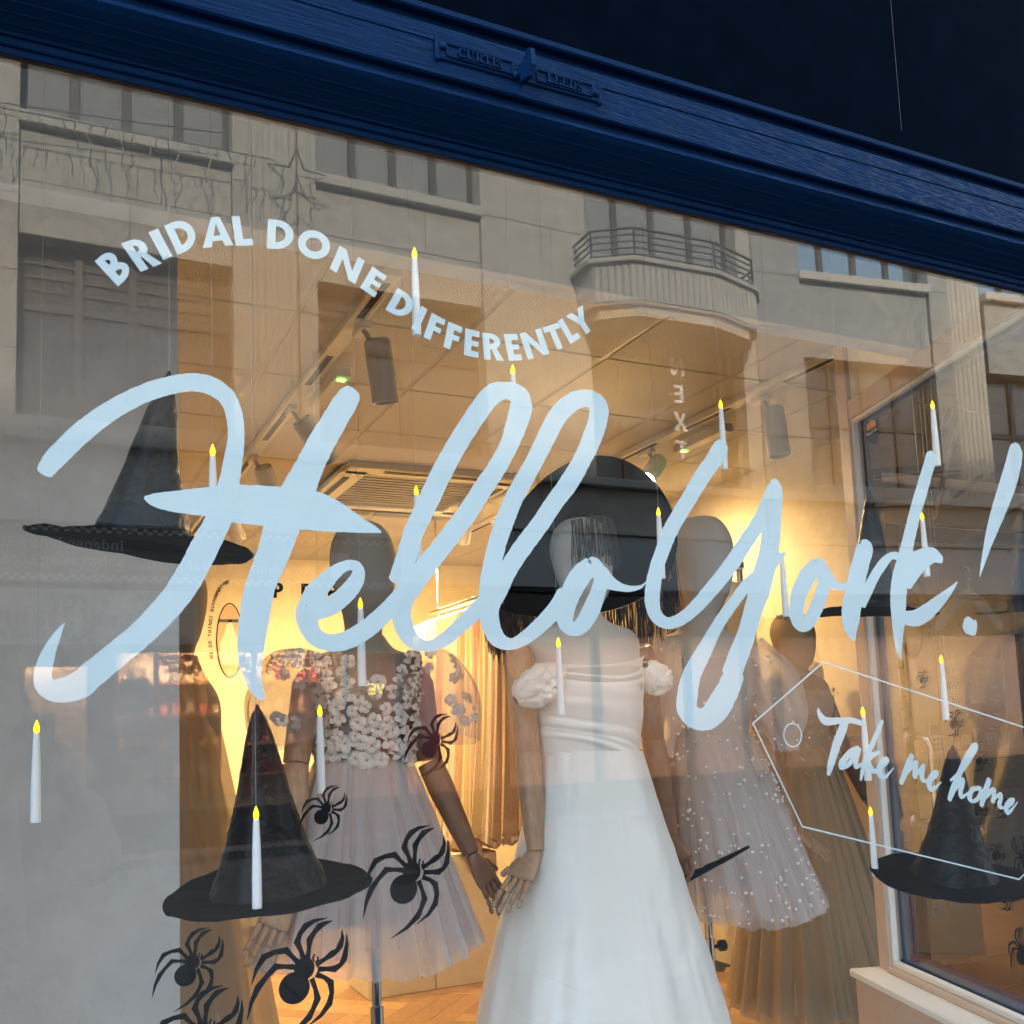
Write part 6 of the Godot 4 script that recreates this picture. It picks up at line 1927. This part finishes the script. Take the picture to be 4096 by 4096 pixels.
# ---------------------------------------------------------------- the photographer, seen only as a reflection
# joints [from, to, radius, radius] melted into one skin: a field on a grid, meshed as surface nets
func body_mesh(bones: Array, cell: float, k: float) -> MB:
	var lo := Vector3.ONE * 1e9
	var hi := Vector3.ONE * -1e9
	for b in bones:
		for e in 2:
			var r: float = b[2 + e] + 2.5 * cell
			lo = lo.min(b[e] - Vector3.ONE * r)
			hi = hi.max(b[e] + Vector3.ONE * r)
	var n := Vector3i(((hi - lo) / cell).ceil()) + Vector3i.ONE
	var F := PackedFloat32Array()
	F.resize(n.x * n.y * n.z)
	F.fill(1.0)
	for b in bones:
		var A: Vector3 = b[0]
		var B: Vector3 = b[1]
		var r0: float = b[2]
		var r1: float = b[3]
		var m := maxf(r0, r1) + 3 * cell + k
		var p0 := Vector3i((((A.min(B) - Vector3.ONE * m) - lo) / cell).floor()).max(Vector3i.ZERO)
		var p1 := Vector3i((((A.max(B) + Vector3.ONE * m) - lo) / cell).ceil()).min(n - Vector3i.ONE)
		var ab := B - A
		var l2 := maxf(ab.length_squared(), 1e-8)
		for z in range(p0.z, p1.z + 1):
			for y in range(p0.y, p1.y + 1):
				for x in range(p0.x, p1.x + 1):
					var p := lo + Vector3(x, y, z) * cell
					var t := clampf((p - A).dot(ab) / l2, 0, 1)
					var d := (p - A - ab * t).length() - lerpf(r0, r1, t)
					var i := (z * n.y + y) * n.x + x
					var f := F[i]
					var h := maxf(k - absf(f - d), 0.0) / k
					F[i] = minf(f, d) - h * h * k * 0.25
	var id := PackedInt32Array()
	id.resize(F.size())
	id.fill(-1)
	var out := MB.new()
	var off := [0, 1, n.x, n.x + 1, n.x * n.y, n.x * n.y + 1, n.x * n.y + n.x, n.x * n.y + n.x + 1]
	var cor := []
	for c in 8:
		cor.append(Vector3(c & 1, (c >> 1) & 1, (c >> 2) & 1))
	var edges := [[0, 1], [2, 3], [4, 5], [6, 7], [0, 2], [1, 3], [4, 6], [5, 7], [0, 4], [1, 5], [2, 6], [3, 7]]
	for z in n.z - 1:
		for y in n.y - 1:
			for x in n.x - 1:
				var i := (z * n.y + y) * n.x + x
				var s := 0
				for c in 8:
					if F[i + off[c]] < 0:
						s += 1
				if s == 0 or s == 8:
					continue
				var sum := Vector3()
				var cnt := 0
				for e in edges:
					var a := F[i + off[e[0]]]
					var b := F[i + off[e[1]]]
					if (a < 0) != (b < 0):
						sum += cor[e[0]].lerp(cor[e[1]], a / (a - b))
						cnt += 1
				id[i] = out.V.size()
				out.V.append(lo + (Vector3(x, y, z) + sum / cnt) * cell)
				out.N.append(Vector3(F[i + 1] - F[i], F[i + n.x] - F[i], F[i + n.x * n.y] - F[i]).normalized())
				out.U.append(Vector2())
	var st := [1, n.x, n.x * n.y]
	for z in range(1, n.z - 1):
		for y in range(1, n.y - 1):
			for x in range(1, n.x - 1):
				var i := (z * n.y + y) * n.x + x
				for ax in 3:
					var a := F[i]
					var b := F[i + st[ax]]
					if (a < 0) == (b < 0):
						continue
					var u: int = st[(ax + 1) % 3]
					var v: int = st[(ax + 2) % 3]
					var q := [id[i - u - v], id[i - v], id[i], id[i - u]]
					if q.min() < 0:
						continue
					if a < 0:
						out.tri(q[0], q[1], q[2])
						out.tri(q[0], q[2], q[3])
					else:
						out.tri(q[0], q[2], q[1])
						out.tri(q[0], q[3], q[2])
	return out

func photographer():
	var t := thing("person", "person in a loose coat taking a photo with a phone, mirrored at lower left", "person", Vector3(-0.12, 0, 1.95))
	var B := [
		[Vector3(0, 1.53, -0.02), Vector3(0, 1.61, -0.01), 0.078, 0.09], [Vector3(0, 1.49, -0.06), Vector3(0, 1.52, -0.05), 0.045, 0.05], [Vector3(0, 1.36, 0.02), Vector3(0, 1.5, 0.0), 0.06, 0.055],
		[Vector3(0, 1.525, -0.098), Vector3(0, 1.555, -0.088), 0.013, 0.008], [Vector3(-0.085, 1.53, 0), Vector3(-0.088, 1.57, 0.01), 0.015, 0.017], [Vector3(0.085, 1.53, 0), Vector3(0.088, 1.57, 0.01), 0.015, 0.017],
		[Vector3(-0.12, 1.33, 0.03), Vector3(0.12, 1.33, 0.03), 0.09, 0.09], [Vector3(0, 1.3, 0.02), Vector3(0, 0.95, 0.03), 0.14, 0.15],
		[Vector3(-0.09, 0.92, 0.03), Vector3(-0.09, 0.48, 0.02), 0.1, 0.062], [Vector3(-0.09, 0.48, 0.02), Vector3(-0.09, 0.08, 0.05), 0.06, 0.042], [Vector3(0.09, 0.92, 0.03), Vector3(0.09, 0.48, 0.02), 0.1, 0.062], [Vector3(0.09, 0.48, 0.02), Vector3(0.09, 0.08, 0.05), 0.06, 0.042],
		[Vector3(-0.09, 0.045, 0.06), Vector3(-0.1, 0.035, -0.13), 0.045, 0.035], [Vector3(0.09, 0.045, 0.06), Vector3(0.1, 0.035, -0.13), 0.045, 0.035],
		[Vector3(0.17, 1.33, 0.03), Vector3(0.27, 1.12, -0.14), 0.055, 0.045], [Vector3(0.27, 1.12, -0.14), Vector3(0.215, 1.33, -0.36), 0.042, 0.028],
		[Vector3(-0.17, 1.33, 0.03), Vector3(-0.17, 1.1, -0.16), 0.055, 0.045], [Vector3(-0.17, 1.1, -0.16), Vector3(0.06, 1.33, -0.38), 0.042, 0.028]]
	obj("body", body_mesh(B, 0.014, 0.04), "skin", t)
	obj("coat", body_mesh([[Vector3(-0.14, 1.34, 0.03), Vector3(0.14, 1.34, 0.03), 0.115, 0.115], [Vector3(0, 1.3, 0.02), Vector3(0, 1.0, 0.03), 0.185, 0.20], [Vector3(-0.08, 1.05, 0.04), Vector3(-0.1, 0.62, 0.04), 0.18, 0.19], [Vector3(0.08, 1.05, 0.04), Vector3(0.1, 0.62, 0.04), 0.18, 0.19],
		[Vector3(0.17, 1.33, 0.03), Vector3(0.28, 1.11, -0.14), 0.085, 0.088], [Vector3(0.28, 1.11, -0.14), Vector3(0.235, 1.23, -0.27), 0.085, 0.095], [Vector3(-0.17, 1.33, 0.03), Vector3(-0.18, 1.08, -0.16), 0.085, 0.085], [Vector3(-0.18, 1.08, -0.16), Vector3(-0.04, 1.23, -0.29), 0.08, 0.085]], 0.018, 0.05), "coat", t)
	obj("jumper", body_mesh([[Vector3(0.0, 1.30, -0.12), Vector3(0.02, 0.9, -0.16), 0.09, 0.10], [Vector3(-0.06, 1.38, -0.03), Vector3(0.06, 1.38, -0.03), 0.075, 0.075]], 0.016, 0.04), "jumper", t)
	obj("trousers", body_mesh([[Vector3(-0.09, 0.92, 0.03), Vector3(-0.1, 0.1, 0.05), 0.12, 0.085], [Vector3(0.09, 0.92, 0.03), Vector3(0.1, 0.1, 0.05), 0.12, 0.085]], 0.018, 0.03), "trousers", t)
	obj("hair", body_mesh([[Vector3(0, 1.64, 0.015), Vector3(0, 1.56, 0.04), 0.088, 0.095], [Vector3(-0.085, 1.58, 0.03), Vector3(-0.095, 1.36, 0.03), 0.035, 0.04], [Vector3(0.085, 1.58, 0.03), Vector3(0.095, 1.36, 0.03), 0.035, 0.04], [Vector3(-0.05, 1.665, -0.05), Vector3(0.05, 1.665, -0.05), 0.035, 0.035]], 0.012, 0.03), "hair", t)
	for k in 2:
		var e := MB.new()
		e.lathe([[0, -0.012], [0.009, -0.008], [0.012, 0], [0.009, 0.008], [0, 0.012]], 12, Vector3(0.032 - 0.064 * k, 1.572, -0.083))
		obj("eye", e, "frame_dark", t)
	obj("mouth", bx(Vector3(0, 1.49, -0.104), Vector3(0.044, 0.01, 0.008), 0.004), "pink_card", t)
	# each hand: palm and five fingers closed round the phone
	for k in 2:
		var w: Vector3 = [Vector3(0.215, 1.33, -0.36), Vector3(0.06, 1.33, -0.38)][k]
		var sg := 1.0 if k == 0 else -1.0
		var hb := [[w, w + Vector3(-0.006 * sg, 0.055, -0.05), 0.026, 0.03], [w + Vector3(-0.012 * sg, 0.05, -0.04), w + Vector3(0.012 * sg, 0.06, -0.055), 0.024, 0.022]]
		for f in 4:
			var a := w + Vector3(0.004 * sg, 0.045 + 0.019 * f, -0.065)
			var m := a + Vector3(-0.018 * sg, 0.006, -0.034 + 0.003 * f)
			hb.append([a, m, 0.010, 0.009])
			hb.append([m, m + Vector3(-0.034 * sg, 0.002, -0.006), 0.009, 0.0075])
		hb.append([w + Vector3(-0.012 * sg, 0.035, -0.03), w + Vector3(-0.035 * sg, 0.075, -0.028), 0.013, 0.011])
		hb.append([w + Vector3(-0.035 * sg, 0.075, -0.028), w + Vector3(-0.055 * sg, 0.098, -0.038), 0.011, 0.009])
		obj("hand", body_mesh(hb, 0.005, 0.008), "skin", t)
	var p := thing("phone", "grey phone with three lenses held up by the mirrored person", "phone", Vector3(0.027, 1.457, 1.511))
	obj("case", bx(Vector3(), Vector3(0.0715, 0.147, 0.0078), 0.0035), "phone_case", p)
	var cb := obj("camera_bump", bx(Vector3(0.017, 0.054, -0.0045), Vector3(0.034, 0.034, 0.003), 0.0014), "phone_case", p)
	for q in [[0.008, 0.062], [0.008, 0.046], [0.026, 0.054]]:
		var m := MB.new()
		m.lathe([[0, 0.0], [0.0068, 0.0], [0.0065, 0.0012], [0, 0.0013]], 16, Vector3(q[0], q[1], -0.006), Basis(Vector3.RIGHT, -PI / 2))
		obj("lens", m, "phone_lens", cb)

func _ready():
	rng.seed = 20
	# camera: level with the photographer's phone, turned 26 degrees to the right and tilted a little up
	var cam := Camera3D.new()
	cam.name = "camera"
	add_child(cam)
	cam.projection = Camera3D.PROJECTION_FRUSTUM
	cam.near = 0.05
	cam.far = 300
	cam.size = 0.05 * 4096.0 / 3954.7
	cam.frustum_offset = Vector2(0, 0.05 * 430.5 / 3954.7)
	cam.position = Vector3(0, 1.45, 1.5)
	cam.rotation = Vector3(0.1060, -0.4553, -0.0387)
	cam.current = true
	# open sky, sun behind the shop: it lights the far side of the street and leaves this side in shade
	var env := Environment.new()
	env.background_mode = Environment.BG_SKY
	var sky := ProceduralSkyMaterial.new()
	sky.sky_top_color = Color(0.60, 0.71, 0.81)
	sky.sky_horizon_color = Color(0.84, 0.885, 0.90)
	sky.sky_curve = 0.15
	sky.ground_bottom_color = Color(0.3, 0.3, 0.3)
	sky.ground_horizon_color = Color(0.5, 0.5, 0.5)
	sky.sky_energy_multiplier = 1.05
	env.sky = Sky.new()
	env.sky.sky_material = sky
	env.tonemap_mode = Environment.TONE_MAPPER_LINEAR
	env.tonemap_exposure = 5.9
	env.sdfgi_enabled = true
	env.ssao_enabled = true
	env.ssil_enabled = true
	var we := WorldEnvironment.new()
	we.name = "world"
	we.environment = env
	add_child(we)
	var sun := DirectionalLight3D.new()
	sun.name = "sun"
	sun.light_energy = 0.75
	sun.light_color = Color(1.0, 0.95, 0.87)
	sun.light_angular_distance = 3.0
	sun.shadow_enabled = true
	add_child(sun)
	sun.basis = Basis.looking_at(Vector3(0.25, -0.66, 1.0).normalized())
	materials()
	street()
	facade()
	shopfront()
	windows()
	lights_inside()
	name_plate()
	lettering()
	spiders()
	lace_gown()
	left_mannequin()
	central()
	right_mannequin()
	veil_mannequin()
	racks()
	hats()
	candles()
	photographer()
